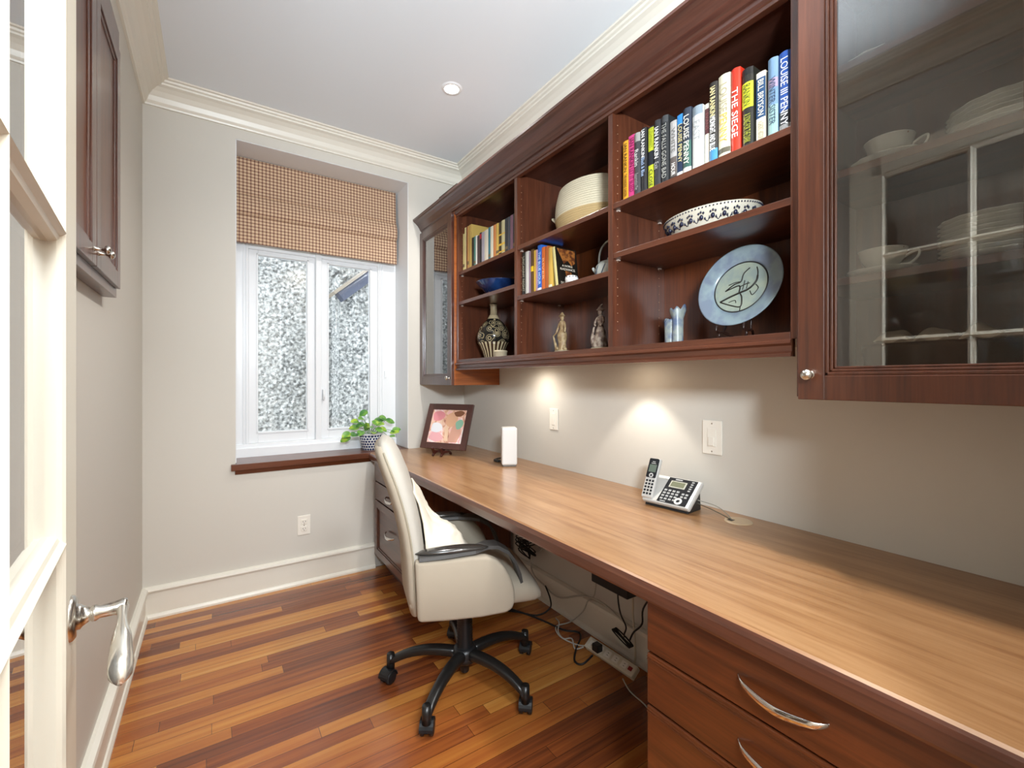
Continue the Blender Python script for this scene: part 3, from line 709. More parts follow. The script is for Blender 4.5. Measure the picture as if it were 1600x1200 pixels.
for i, (w, H, col, lab) in enumerate(LBk):
    w *= k_; bd = [(.80, .95, 'a82030')] if 'red top' in lab else ([(.3, .36, 'd0a840'), (.6, .64, 'd0a840'), (.1, .14, 'd0a840')] if 'speckled' in lab else ([(.12, .2, '6a5a40')] if i % 3 == 0 else []))
    book(1.262, yy, yy-w, 1.889, H, .21 if 'boxed' in lab else .115, col, lab, G2, [], bd); yy -= w
# middle bay
G3 = 'paperbacks on the middle shelf'
MBk = [(1.812, 1.785, .212, '2b2a26', 'black paperback with pale lettering at the left of the middle shelf', [('UNCANNY NIGHT', .5, .8, 'b8b29a')], []),
 (1.784, 1.756, .210, 'cdc9c2', 'pale grey spine right of the black one on the middle shelf', [], []),
 (1.755, 1.741, .205, '8a7080', 'narrow mauve spine on the middle shelf', [], []),
 (1.740, 1.717, .210, '5a4020', 'brown spine with a bright yellow square', [], [(.5, .62, 'e0b820')]),
 (1.716, 1.700, .200, 'c9a040', 'narrow golden spine right of the yellow square', [], []),
 (1.699, 1.686, .200, 'b08a98', 'thin pinkish spine left of the bright blue one', [], []),
 (1.685, 1.655, .216, '2a62b8', 'bright blue spine with pale lettering on the middle shelf', [('THE BLUE HOUR', .5, .7, 'c8e0f2')], [(.02, .08, 'e8e8e8')]),
 (1.654, 1.629, .200, 'c8642a', 'orange spine right of the bright blue one', [('RIVER', .5, .5, 'e8b080')], []),
 (1.628, 1.604, .198, 'a85a2c', 'rust brown spine right of the orange one', [], []),
 (1.603, 1.577, .186, 'c9a24c', 'straw yellow spine leaning its cover panel towards the tilted book', [], [(.0, .1, 'e0d8b8')])]
for y0, y1, H, col, lab, tx, bd in MBk: book(1.262, y0, y1, 1.645, H, .13, col, lab, G3, tx, bd)
tb = book(1.262, 1.552, 1.532, 1.645, .182, .125, '1c1712', 'tilted paperback with black and orange cover showing its title', G3, [], [(0, 1, 'cfc286')], tilt=R(-8))
w = .0205/2
NM = Matrix(((1, 0, 0, 0), (0, 0, -1, 0), (0, 1, 0, 0), (0, 0, 0, 1)))  # text x -> X, up -> Z, normal -> -Y
ca = MB(); ca.prism([(.012, .176), (.118, .176), (.112, .118), (.090, .102), (.070, .125), (.045, .108), (.03, .14)], 'Y', -.0101, -.0096)
ca.prism([(.05, .075), (.085, .07), (.09, .045), (.06, .04), (.052, .055)], 'Y', -.0101, -.0096)
obj('cover_art', ca, mat('ochre_art', '9c5f2a', .5, alt='5a2c14', altscale=60), tb)
for s_, z, sz, lw in (('A NOBLE', .098, .013, .06), ('RADIANCE', .082, .015, .085), ('DONNA LEON', .018, .013, .09)):
    lettering(s_, sz, Matrix.Translation((.064, -.0104, z)) @ NM, mat('ink_e8dcc8', 'e8dcc8', .5), tb, maxw=lw)

# ------------------------------------------------------------------ shelf ornaments
def ornament(name, label, cat, prof, m, loc, seg=40, wave=None):
    return single(name, MB().lathe(prof, seg, wave=wave), m, label, cat, loc)
# rope basket (lidded two-tone, on its shelf)
bk = thing('rope_basket', 'cream and tan coiled rope basket on the middle upper shelf', 'basket', (1.40, 1.50, 1.8895))
def sq(r, a): # rounded oblong
    return 1+.05*math.cos(4*a)
def coils(z0, z1, r0, r1, n, curve=0.):
    P = []
    for i in range(n):
        t = i/n; t2 = (i+1)/n
        for s_, q in ((0, 0), (.5, .0022), (1, 0)):
            tt = t+(t2-t)*s_; P.append((r0+(r1-r0)*tt+curve*math.sin(PI*tt)+q, z0+(z1-z0)*tt))
    return P
M_ = Matrix.Diagonal((.80, 1.28, 1, 1))
obj('lower_band', MB().lathe([(0, 0), (.108, 0)]+coils(0.002, .085, .110, .137, 9, .004), 48, mtx=M_), mat('tan_rope', 'b79b6c', .95, bump=.5, bscale=260), bk, label='tan coiled lower band')
obj('upper_band', MB().lathe(coils(.085, .215, .137, .118, 13, .006)+[(.115, .217), (.110, .212), (.128, .09), (.12, .03), (0, .02)], 48, mtx=M_), mat('cream_rope', 'cfc3a8', .95, bump=.5, bscale=260), bk, label='cream coiled upper band')
b = MB(); b.tube([(-.03, .182, .10), (-.035, .20, .12), (0, .208, .125), (.035, .20, .12), (.03, .182, .10)], .005); obj('handle', b, mat('cream_rope', 'cfc3a8'), bk)
# blue bowl
ornament('blue_bowl', 'dark blue glazed flaring bowl on the left middle shelf', 'bowl', [(0, 0), (.045, 0), (.046, .005), (.043, .008), (.075, .03), (.112, .066), (.134, .092), (.137, .095), (.133, .095), (.108, .070), (.07, .036), (.03, .014), (0, .012)], mat('cobalt_glaze', '16294f', .15, coat=.6, alt='1e3f74', altscale=10), (1.395, 2.235, 1.7085))
# brown patterned vase
vs = thing('bottle_vase', 'tall-necked brown vase with cream rosettes on the bottom left shelf', 'vase', (1.395, 2.30, 1.3575))
VR = voro_mat('rosette_glaze', [(0, 'c8b48c'), (.10, '2a2620'), (.16, 'c8b48c'), (.21, '2a2620'), (.30, 'bda980'), (.36, '2a2a28'), (.5, 'b8a67e'), (.55, '24221e')], 25, .12, randomness=.75)
obj('body', MB().lathe([(.046, .058), (.073, .07), (.094, .10), (.100, .13), (.097, .155), (.082, .19), (.058, .22), (.036, .24), (.026, .258)], 48), VR, vs)
def foot_mat():
    m, nt, p, tc = base('striped_foot'); o = seps(nt, tc.outputs['Object'])
    a = mathn(nt, 'ARCTAN2', o['Y'], o['X']); f = mathn(nt, 'FRACT', mathn(nt, 'MULTIPLY', a, 22/(2*PI)))
    nt.links.new(ramp(nt, f, [(0, '3a2418'), (.5, 'c4b28e')], 'CONSTANT'), p.inputs['Base Color']); p.inputs['Roughness'].default_value = .2
    return m
FM = foot_mat()
obj('foot', MB().lathe([(0, 0), (.052, 0), (.055, .01), (.066, .045), (.085, .085), (.0945, .10), (.073, .07)], 48), FM, vs)
obj('neck', MB().lathe([(.0265, .257), (.021, .27), (.019, .31), (.020, .322), (.025, .326), (.024, .328), (.016, .322), (.015, .27)], 48), FM, vs)
obj('shoulder_band', MB().lathe([(.0365, .240), (.028, .256), (.0267, .2605)], 48), mat('cream_glaze', 'b8a684', .2), vs)
ornament('trinket_dish', 'small round cream lidded dish beside the rosette vase', 'dish', [(0, 0), (.034, 0), (.036, .004), (.036, .026), (.038, .028), (.038, .034), (.03, .038), (0, .039)], mat('cream_pot_glaze', 'b3a58a', .4), (1.300, 2.070, 1.3575))
# small teapot-like pot with eyes pattern (tiny jar)
jr = thing('ceramic_jar', 'tiny white jar with dark blue dots beside the tilted paperback', 'jar', (1.290, 1.475, 1.6455))
obj('body', MB().lathe([(0, 0), (.020, 0), (.027, .012), (.029, .024), (.026, .034), (.020, .038), (0, .040)], 32), mat('jar_porcelain', 'dad8d2', .2), jr)
b = MB()
for k in range(12):
    a = 2*PI*k/12; b.ball((.0262*math.cos(a), .0262*math.sin(a), .031), .0042, (.7, .7, .8), seg=8)
obj('painted_dots', b, mat('ink_blue', '101a30', .3), jr)
# teapot with cane handle
tp = thing('teapot', 'white teapot with blue brush strokes and a looped handle', 'teapot', (1.372, 1.330, 1.6455))
obj('body', MB().lathe([(0, 0), (.042, 0), (.052, .012), (.060, .04), (.057, .062), (.042, .078), (.026, .084), (.012, .088), (.010, .096), (0, .100)], 40), mat('teapot_glaze', 'c2c2b8', .25, alt='b2b4ae', altscale=14), tp)
b = MB(); b.tube([(0, .060, .062), (0, .062, .11), (0, .045, .150), (0, 0, .170), (0, -.045, .150), (0, -.062, .11), (0, -.060, .062)], .0045); obj('handle', b, mat('grey_cane', '8c8a82', .5), tp)
b = MB(); b.tube([(-.0, .05, .035), (-.01, .072, .05), (-.015, .085, .068)], .008, radii=[.012, .008, .006]); obj('spout', b, mat('teapot_glaze', 'c2c2b8'), tp)
b = MB()
for a0 in (150, 185, 215):
    pts = [((.0605-.0004*k)*math.cos(R(a0+5*k)), (.0605-.0004*k)*math.sin(R(a0+5*k)), .012+.012*k) for k in range(5)]
    pts = [(p[0]*(.96 if i in (0, 4) else 1), p[1]*(.96 if i in (0, 4) else 1), p[2]) for i, p in enumerate(pts)]; b.tube(pts, .0022, 6)
obj('brush_strokes', b, mat('ink_slate', '3a4c5e', .3), tp)
# figurines
def figurine(label, loc, rz, kind):
    t_ = thing('figurine', label, 'figurine', loc, (0, 0, rz))
    obj('plinth', MB().lathe([(0, 0), (.036, 0), (.040, .003), (.040, .010), (.036, .014), (0, .014)], 36, mtx=Matrix.Diagonal((.8, 1.15, 1, 1))), mat('plinth_bisque', 'a89a80', .6), t_)
    b = MB()
    if kind == 0:
        b.lathe([(0, .012), (.020, .014), (.018, .05), (.024, .075), (.022, .095), (.012, .112), (.010, .118), (.015, .135), (.013, .15), (.006, .156), (0, .158)], 20)
        b.cyl((.0, .012, .012), (0, .010, .10), .008, .012, 12); b.cyl((0, -.012, .012), (0, -.010, .10), .008, .012, 12)
        for s_ in (-1, 1): b.tube([(0, s_*.014, .145), (-.004, s_*.026, .122), (-.010, s_*.030, .098)], .006, 8, radii=[.007, .0055, .0045])
        b.ball((0, .001, .167), .0105, (.95, .9, 1.15), 14); b.lathe([(0, .171), (.018, .176), (.010, .181), (.006, .190), (0, .196)], 16)
        for k in range(9): b.ball((random.uniform(-.012, .012), random.uniform(-.030, .030), .018+random.random()*.022), .0075, seg=8)
        b.tube([(-.004, .034, .012), (-.006, .044, .05), (-.01, .052, .082)], .007, 8, radii=[.010, .006, .004])
        b.tube([(-.010, .030, .098), (-.012, .044, .088), (-.012, .052, .082)], .004, 6)
        col, alt = 'b79f78', '8f7350'
    else:
        b.lathe([(0, .012), (.032, .014), (.030, .03), (.024, .06), (.020, .085), (.011, .105), (.010, .112), (.015, .130), (.012, .144), (.006, .150), (0, .152)], 20, wave=lambda a, z: .08*math.sin(5*a+z*60))
        for s_ in (-1, 1): b.tube([(0, s_*.013, .140), (-.010, s_*.022, .118), (-.020, s_*.012, .104)], .005, 8, radii=[.0065, .005, .004])
        b.ball((0, .002, .162), .0105, (.95, .9, 1.15), 14); b.lathe([(0, .165), (.019, .172), (.012, .177), (.007, .184), (0, .187)], 16)
        b.tube([(0, .010, .178), (.004, .0, .192), (.0, -.010, .195)], .004, 6, radii=[.005, .004, .002])
        b.tube([(-.006, .026, .012), (-.018, .030, .05), (-.020, .018, .10)], .006, 8, radii=[.010, .007, .004])
        col, alt = 'a89684', '6c5446'
    o = obj('figure', b, mat('bisque_%d' % kind, col, .55, alt=alt, altscale=45), t_)
    md = o.modifiers.new('merge', 'REMESH'); md.mode = 'VOXEL'; md.voxel_size = .0016; md.use_smooth_shade = True
figurine('porcelain figurine in a peaked hat and green-gold coat with one arm out', (1.36, 1.622, 1.3575), R(0), 0)
figurine('porcelain figurine in a long skirt half hidden by the shelf upright', (1.36, 1.372, 1.3575), R(10), 1)
# twin tube ceramic
tv = thing('ceramic_sculpture', 'pale grey blue twin-tube ceramic with torn top edges', 'sculpture', (1.44, 1.065, 1.3575))
def torn(r, h, n=24, seed=0, flare=0.):
    def f(u, v):
        a = 2*PI*u; k = r*(1+.10*math.sin(3*a+seed)*v+flare*max(0, v-.8)*5*(.6+.4*math.sin(2*a+seed)))
        return (k*math.cos(a), k*math.sin(a), v*(h+.022*noise.noise(Vector((math.cos(a)*1.6+seed, math.sin(a)*1.6, seed)))))
    return MB().grid(f, n, 14)
TG = mat('grey_blue_glaze', '9aa09a', .35, alt='5c6a86', altscale=22)
for dy, r, h, sd, fl in ((.019, .020, .100, 1.2, .1), (-.012, .021, .140, 3.4, .45)):
    b = torn(r, h, seed=sd, flare=fl); b.bm.transform(Matrix.Translation((0, dy, 0)))
    o = obj('tube', b, TG, tv); md = o.modifiers.new('t', 'SOLIDIFY'); md.thickness = .003
# patterned oval bowl
ob = thing('patterned_bowl', 'wide white bowl with blue flower motifs on the right middle shelf', 'bowl', (1.385, .885, 1.7055))
MO = Matrix.Diagonal((.80, 1.12, 1, 1))
obj('body', MB().lathe([(0, 0), (.098, 0), (.101, .003), (.118, .02), (.136, .048), (.144, .066), (.146, .074), (.143, .075), (.137, .066), (.126, .045), (.105, .018), (0, .008)], 64, mtx=MO), mat('bowl_glaze', 'c6bfae', .2), ob)
b = MB(); c2 = MB()
def bowl_r(z): return .118+(z-.02)*.64+.001
for k in range(26):
    a = 2*PI*k/26
    for da, z, r_ in ((0, .041, .0085), (.05, .052, .004), (-.05, .052, .004), (.07, .036, .0035), (-.07, .036, .0035), (0, .055, .004)):
        rr = bowl_r(z); b.ball((rr*.80*math.cos(a+da), rr*1.12*math.sin(a+da), z), r_, (.75, .75, 1), seg=8)
    a2 = a+PI/26; rr = bowl_r(.030); c2.tube([(bowl_r(zz)*.80*math.cos(a2+d_), bowl_r(zz)*1.12*math.sin(a2+d_), zz) for d_, zz in ((-.05, .040), (-.02, .030), (.02, .030), (.05, .042))], .0012, 5)
for k in range(90):
    a = 2*PI*k/90
    for z in (.016, .068): rr = (.116 if z < .02 else .1455); b.ball((rr*.80*math.cos(a), rr*1.12*math.sin(a), z), .0026, seg=6)
obj('flower_motifs', b, mat('ink_indigo', '1a1c34', .3), ob, label='dark blue painted flowers'); obj('tendrils', c2, mat('ink_indigo', '1a1c34'), ob)
# decorative plate on stand
TL = Matrix.Translation((1.415, .797, 1.532)) @ Matrix.Rotation(R(-90+17), 4, 'Y')
pl = thing('decorative_plate', 'blue grey stoneware plate with a black line drawing on a stand', 'plate', (1.40, .797, 1.40))
PG = mat('stoneware_glaze', '8fa0a6', .22, alt='7c8898', altscale=16, coat=.3)
obj('rim', MB().lathe([(.088, .004), (.092, .010), (.100, .012), (.134, .020), (.138, .020), (.136, .014), (.10, .004), (.06, -.002), (0, -.002), (0, .002), (.08, .003)], 64, mtx=TL), PG, pl, local=False)
obj('centre', MB().lathe([(0, .0035), (.084, .0042)], 64, mtx=TL), mat('pale_plate_centre', 'a3ac9c', .25, alt='93a09a', altscale=20), pl, local=False)
b = MB()
def P2(x, y, z=.0048): return TL @ Vector((y, -x, z))   # x right, y up on plate
def stroke(pts, r=.0013): b.tube([P2(*p) for p in pts], r, 6, 5)
for rr in (.0865,): stroke([(rr*math.cos(2*PI*k/40), rr*math.sin(2*PI*k/40)) for k in range(41)], .0016)
stroke([(-.045, -.005), (-.02, .012), (.0, .018), (.005, .045), (.022, .062)], .0018)
stroke([(-.048, -.008), (-.03, -.002), (-.002, .004), (.0, -.02)], .002); stroke([(-.04, .012), (-.02, .018), (.0, .018)])
stroke([(-.06, -.045), (-.03, -.032), (.0, -.022), (.03, -.012), (.05, .01), (.052, .03)], .003)
stroke([(-.06, -.045), (-.02, -.062), (.012, -.070), (.012, -.04), (.005, -.025)], .002)
stroke([(.035, -.02), (.045, -.035), (.06, -.015), (.05, .0)], .0014); stroke([(.012, -.07), (.012, -.083)], .0014)
stroke([(.0, .0), (.015, .006), (.03, .008)], .0014); stroke([(.01, -.012), (.012, .012), (.012, .02)], .0012); stroke([(.022, -.01), (.024, .014)], .0012)
stroke([(.045, .06), (.05, .045), (.052, .03)], .0018); stroke([(-.03, -.05), (-.01, -.045), (-.005, -.055)], .0012)
obj('line_drawing', b, mat('ink_2a2622', '2a2622', .4), pl, local=False)
st = thing('plate_stand', 'dark wooden easel stand holding the stoneware plate', 'stand', (1.40, .797, 1.3575))
for dy in (-.045, .045):
    b = MB(); b.tube([(-.045, dy, .052), (-.050, dy, .035), (-.036, dy, .030), (-.034, dy, .016), (-.052, dy, .002)], .004, 8); b.tube([(-.036, dy, .028), (.0, dy, .030), (.045, dy*.5, .005)], .004, 8); b.tube([(-.01, dy, .030), (.034, dy*.6, .14)], .0035, 8, 1)
    obj('leg', b, mat('dark_stand_wood', '2a1710', .35), st)

# ------------------------------------------------------------------ china in the display cabinet
def scal(n, amp): return lambda a, z: amp*math.cos(n*a)
FL = voro_mat('flowered_china', [(0, 'b0907c'), (.08, 'e4e0d4'), (1, 'e4e0d4')], 34, .12, randomness=1)
def saucer(name, label, loc, r, group, m=PORC, tilt=0.):
    o = single(name, MB().lathe([(0, 0), (r*.5, 0), (r*.52, .003), (r*.8, .007), (r, .015), (r*1.01, .0165), (r*.98, .0165), (r*.78, .0095), (r*.5, .006), (0, .005)], 72, wave=lambda a, z: .018*math.cos(14*a)*(z > .008)), m, label, 'plate', loc, (tilt, 0, 0), group); return o
GP = 'stacked scalloped saucers on the lower china shelf'
N = 9
for k in range(N):
    if k == 0: lb = 'scalloped white saucer at the bottom of the tall stack on the lower china shelf'
    elif k == N-1: lb = 'topmost scalloped white saucer of the tall stack on the lower china shelf'
    else: lb = 'scalloped white saucer, number %s up in the tall stack on the lower china shelf' % ['', 'two', 'three', 'four', 'five', 'six', 'seven', 'eight'][k]
    saucer('saucer', lb, (1.365, .222, 1.4785+.0098*k), .088, GP)
GQ = 'stacked plates on the upper china shelf'
for k in range(6):
    lb = ['bottom plate of the short stack on the upper china shelf', 'second plate up in the short stack on the upper china shelf', 'third plate up in the short stack on the upper china shelf', 'third plate down in the short stack on the upper china shelf', 'plate just under the top of the short stack on the upper china shelf', 'topmost white plate of the short stack on the upper china shelf'][k]
    saucer('plate', lb, (1.37, .205, 1.7365+.0098*k), .092, GQ)
def teacup(label, loc, rz, upside=False, tilt=0.):
    t_ = thing('teacup', label, 'cup', loc, (tilt, 0, rz))
    mt = Matrix.Translation((0, 0, .056)) @ Matrix.Rotation(PI, 4, 'X') if upside else Matrix()
    obj('bowl', MB().lathe([(0, 0), (.020, 0), (.022, .004), (.018, .008), (.030, .018), (.041, .034), (.047, .054), (.0485, .056), (.046, .055), (.038, .034), (.026, .020), (0, .014)], 40, mtx=mt), FL, t_)
    b = MB(); b.tube([(.040, 0, .036), (.056, 0, .047), (.068, 0, .050), (.066, 0, .036), (.052, 0, .022), (.034, 0, .020)], .0026, 8, mtx=mt); obj('handle', b, PORC, t_)
saucer('saucer', 'saucer under the teacup on the lower china shelf', (1.335, .405, 1.4785), .070, None)
teacup('white flowered teacup standing on a saucer on the lower china shelf', (1.335, .405, 1.4870), R(-60))
saucer('saucer', 'saucer under the teacup on the upper china shelf', (1.335, .392, 1.7365), .074, None)
teacup('larger flowered teacup on its saucer on the upper china shelf', (1.335, .392, 1.7450), R(-70))
saucer('plate', 'white plate on the top china shelf, left side', (1.36, .42, 1.9885), .085, None)
# bottom of the cabinet: basket with folded linen
wb = thing('wicker_tray', 'low brown wicker tray on the china cabinet floor', 'tray', (1.375, .315, 1.2205))
obj('weave', MB().lathe([(0, 0), (.095, 0)]+[(.100+.012*i/10+.0025*(i % 2), .006+.009*i) for i in range(11)]+[(.105, .095), (.10, .02), (0, .01)], 48, mtx=Matrix.Diagonal((1, 1.25, 1, 1)), wave=lambda a, z: .012*math.cos(40*a)), mat('dark_wicker', '4a3526', .8), wb)
for k, (dx, dy, a) in enumerate(((-.01, .072, 4), (.0, .0, -3), (-.01, -.072, 4))):
    def fn(u, v, dx=dx, dy=dy, a=a, k=k):
        x = (v-.5)*.10; y = (u-.5)*.062; z = .030*math.sin(PI*u)**.7*math.sin(PI*v)**.5+.004*math.sin(9*u+k)
        return (x+dx, y+dy, z)
    b = MB().grid(fn, 20, 14); o = single('folded_napkin', b, mat('dim_linen', 'b8a894', .95), ['pale folded napkin on the left of the wicker tray', 'pale folded napkin in the middle of the wicker tray', 'pale folded napkin on the right of the wicker tray'][k], 'napkin', (1.375, .315, 1.3225), (0, 0, R(a)), 'napkins on the wicker tray')
    md = o.modifiers.new('t', 'SOLIDIFY'); md.thickness = .004; md.offset = 0

# ------------------------------------------------------------------ things on the desk
rt = thing('router', 'plain white upright router standing on the desk', 'router', (1.365, 2.085, .7602), (0, 0, R(-28)))
obj('body', MB().box(-.042, .042, -.042, .042, .008, .212, .009, 4), mat('router_white', 'e8e6e2', .3), rt)
obj('foot', MB().box(-.037, .037, -.037, .037, 0, .009, .002), mat('router_grey', '77736c', .5), rt)
b = MB(); b.tube([(1.375, 2.15, .766), (1.365, 2.20, .768), (1.37, 2.245, .768), (1.42, 2.27, .768), (1.49, 2.24, .766)], .0045); b.box(1.355, 1.378, 2.19, 2.235, .7605, .774, .003)
single('router_cable', b, CABLE_B, 'short black plug and cable behind the router', 'cable')
# cordless phone: base unit + handset
ph = thing('telephone_base', 'silver and black telephone base with keypad on the desk', 'telephone', (1.375, 1.065, .7603), (0, 0, R(96.5)))
# local: x along its width (left->right is -Y side), front edge faces local +Y...
# build with x to the right as seen from its front, y backwards
ph.rotation_euler = (0, 0, R(-84)); WM[ph] = Matrix.Translation(ph.location) @ Matrix.Rotation(R(-84), 4, 'Z')
SIL = mat('silver_phone_plastic', 'cfcdc8', .3, .2); KEY = mat('key_silver', 'b4b4b2', .55, spec=.3)
tilt = Matrix.Translation((0, 0, .016)) @ Matrix.Rotation(R(38), 4, 'X')
obj('body', MB().box(-.092, .100, 0, .132, -.012, .006, .006, 3, mtx=tilt), SIL, ph)
obj('stand_foot', MB().prism([(.006, 0), (.098, 0), (.092, .068), (.010, .012)], 'X', -.082, .092, .002), BLACKP, ph)
obj('key_panel', MB().box(-.030, .084, .006, .126, .0055, .0075, .001, mtx=tilt), mat('panel_black', '222326', .65, spec=.15), ph)
obj('display', MB().box(-.014, .050, .078, .110, .0072, .0100, .001, mtx=tilt), mat('display_bezel', 'c4c2b4', .6, spec=.2), ph)
obj('screen', MB().box(-.009, .045, .082, .106, .0098, .0104, mtx=tilt), mat('lcd_green', '7c7e66', .7, spec=.1), ph)
b = MB()
for r_ in range(4):
    for c_ in range(4): b.box(-.022+c_*.0165, -.011+c_*.0165, .058-r_*.0135, .066-r_*.0135, .0072, .0098, .001, mtx=tilt)
for r_ in range(2):
    for c_ in range(2): b.box(.050+c_*.015, .060+c_*.015, .052-r_*.013, .060-r_*.013, .0072, .0098, .001, mtx=tilt)
for r_ in range(5): b.box(.064, .074, .072+r_*.0105, .078+r_*.0105, .0072, .0092, .001, mtx=tilt)
b.box(-.002, .026, .116, .121, .0072, .0082, mtx=tilt); b.box(-.018, .004, .0085, .0125, .0072, .0082, mtx=tilt)
obj('buttons', b, KEY, ph)
obj('dial_ring', MB().lathe([(.007, .0075), (.0075, .0105), (.014, .0105), (.015, .0072)], 32, mtx=tilt @ Matrix.Translation((.050, .022, 0))), mat('dial_white', 'e6e4de', .3), ph)
hs = thing('cordless_handset', 'slim silver and black cordless handset standing in its cradle', 'telephone', (1.395, 1.128, .797), (0, 0, 0))
hm = Matrix.Translation((1.372, 1.137, .785)) @ Matrix.Rotation(R(-80), 4, 'Z') @ Matrix.Rotation(R(63), 4, 'X')
WM[hs] = Matrix.Translation(hs.location)
def hp(n, b, m): return obj(n, b, m, hs, local=False)
hp('body', MB().box(-.0235, .0235, 0, .158, -.010, .010, .007, 3, mtx=hm), SIL)
hp('face', MB().box(-.0195, .0195, .078, .154, .0092, .0112, .004, 2, mtx=hm), mat('panel_black', '222326'))
hp('screen', MB().box(-.015, .015, .100, .130, .0108, .0118, .0004, mtx=hm), mat('lcd_grey', '5e6a60', .2))
b = MB()
for r_ in range(5):
    for c_ in range(3): b.box(-.0165+c_*.0125, -.008+c_*.0125, .062-r_*.0125, .070-r_*.0125, .0095, .0112, .0008, mtx=hm)
b2 = MB().box(-.006, .006, .140, .1425, .0108, .0122, mtx=hm).box(-.009, .009, .1335, .136, .0108, .0122, mtx=hm)
hp('keys', b, mat('panel_black', '222326')); hp('earpiece', b2, KEY)
hp('navigation_ring', MB().lathe([(.004, .0112), (.0045, .0128), (.0085, .0128), (.009, .0110)], 24, mtx=hm @ Matrix.Translation((0, .087, 0))), KEY)
for k, pts in enumerate(([(1.452, .990, .79), (1.470, .935, .775), (1.458, .88, .768), (1.446, .852, .7665)], [(1.455, .985, .80), (1.49, .93, .785), (1.475, .88, .772), (1.448, .849, .7665)])):
    single('phone_cord', MB().tube(pts, .0016, 6), mat('olive_cord', '4a4636', .5) if k == 0 else mat('grey_thin_cord', '8a867a', .5), ['darker thin cord from the telephone to the grommet', 'lighter thin cord from the telephone to the grommet'][k], 'cord', group='telephone cords')
# picture frame on easel
FR = Matrix.Translation((1.195, 2.60, .800)) @ Matrix.Rotation(R(-58), 4, 'Z') @ Matrix.Rotation(R(-22), 4, 'X')
pf = thing('picture_frame', 'square dark wooden picture frame leaning on a small easel', 'picture', (1.195, 2.60, .800))
W_, H_ = .335, .300; fb_ = .040
b = MB(); b.box(-W_/2, -W_/2+fb_, 0, .018, 0, H_, .002, mtx=FR); b.box(W_/2-fb_, W_/2, 0, .018, 0, H_, .002, mtx=FR)
b.box(-W_/2+fb_, W_/2-fb_, 0, .018, 0, fb_, .002, mtx=FR); b.box(-W_/2+fb_, W_/2-fb_, 0, .018, H_-fb_, H_, .002, mtx=FR)
obj('frame', b, mat('glossy_brown_frame', '4a2d28', .18, coat=.5), pf, local=False)
def pic_mat():
    m, nt, p, tc = base('soft_portrait_print')
    n = nt.nodes.new('ShaderNodeTexNoise'); n.inputs['Scale'].default_value = 16; n.inputs['Detail'].default_value = 5; n.inputs['Distortion'].default_value = 1.2; nt.links.new(tc.outputs['Object'], n.inputs['Vector'])
    nt.links.new(ramp(nt, n.outputs['Fac'], [(.3, '9c6a5c'), (.42, 'd8a48c'), (.5, 'e8c8b0'), (.56, 'e8b0b4'), (.64, 'f0e8e0'), (.75, 'a8b4b4')]), p.inputs['Base Color']); p.inputs['Roughness'].default_value = .12
    return m
obj('print', MB().box(-W_/2+fb_-.002, W_/2-fb_+.002, .006, .012, fb_-.002, H_-fb_+.002, mtx=FR), pic_mat(), pf, local=False)
def patch(pts, c, nm, d=0):
    obj(nm, MB().prism([(x*.124, .15+y*.108) for x, y in pts], 'Y', .0052-d, .0062-d, mtx=FR), mat('print_'+c, c, .2, alt=None), pf, local=False)
def blob(cx, cy, rx, ry, n=18, wob=.12, sd=0): return [(cx+rx*(1+wob*math.sin(3*a+sd))*math.cos(a), cy+ry*(1+wob*math.sin(2*a+sd))*math.sin(a)) for a in [2*PI*k/n for k in range(n)]]
patch(blob(-.62, .62, .36, .34, sd=1), 'd88a90', 'print_patch'); patch(blob(-.62, -.1, .34, .34, sd=2), 'dcdce0', 'print_patch', .0004); patch(blob(-.55, -.66, .42, .3, sd=3), 'e0a8ac', 'print_patch')
patch(blob(.22, .42, .36, .46, wob=.05), 'd8a888', 'print_patch', .0004); patch(blob(.60, .80, .30, .18), '7c5038', 'print_patch', .0006); patch([(.40, .3), (.78, .2), (.9, -.4), (.75, -.95), (.2, -.95), (.3, -.2)], 'd2a08c', 'print_patch', .0002)
patch(blob(.72, .14, .22, .3), '88b49c', 'print_patch', .0006); patch([(-.1, -.1), (.1, .02), (.22, -.9), (.02, -.9)], 'e6c4a6', 'print_patch', .0008)
ez = thing('easel', 'small carved dark red easel under the picture frame', 'stand', (1.195, 2.60, .7603), (0, 0, R(-58)))
b = MB()
b.prism([(-.052, 0.0), (-.060, .006), (-.050, .018), (-.058, .036), (-.066, .050), (-.052, .060), (-.046, .040), (-.020, .032), (.03, .030), (.06, .012), (.064, 0), (.052, 0), (.04, .014), (-.02, .018), (-.040, .010)], 'X', -.034, -.022, .0015)
b.prism([(-.052, 0.0), (-.060, .006), (-.050, .018), (-.058, .036), (-.066, .050), (-.052, .060), (-.046, .040), (-.020, .032), (.03, .030), (.06, .012), (.064, 0), (.052, 0), (.04, .014), (-.02, .018), (-.040, .010)], 'X', .026, .038, .0015)
b.box(-.03, .034, -.02, -.008, .020, .030, .001); b.box(-.007, .007, .024, .034, -.005, .17, .001, mtx=Matrix.Translation((0, 0, .04)) @ Matrix.Rotation(R(-22), 4, 'X'))
obj('easel_frame', b, mat('carved_red_wood', '3c1810', .3), ez)

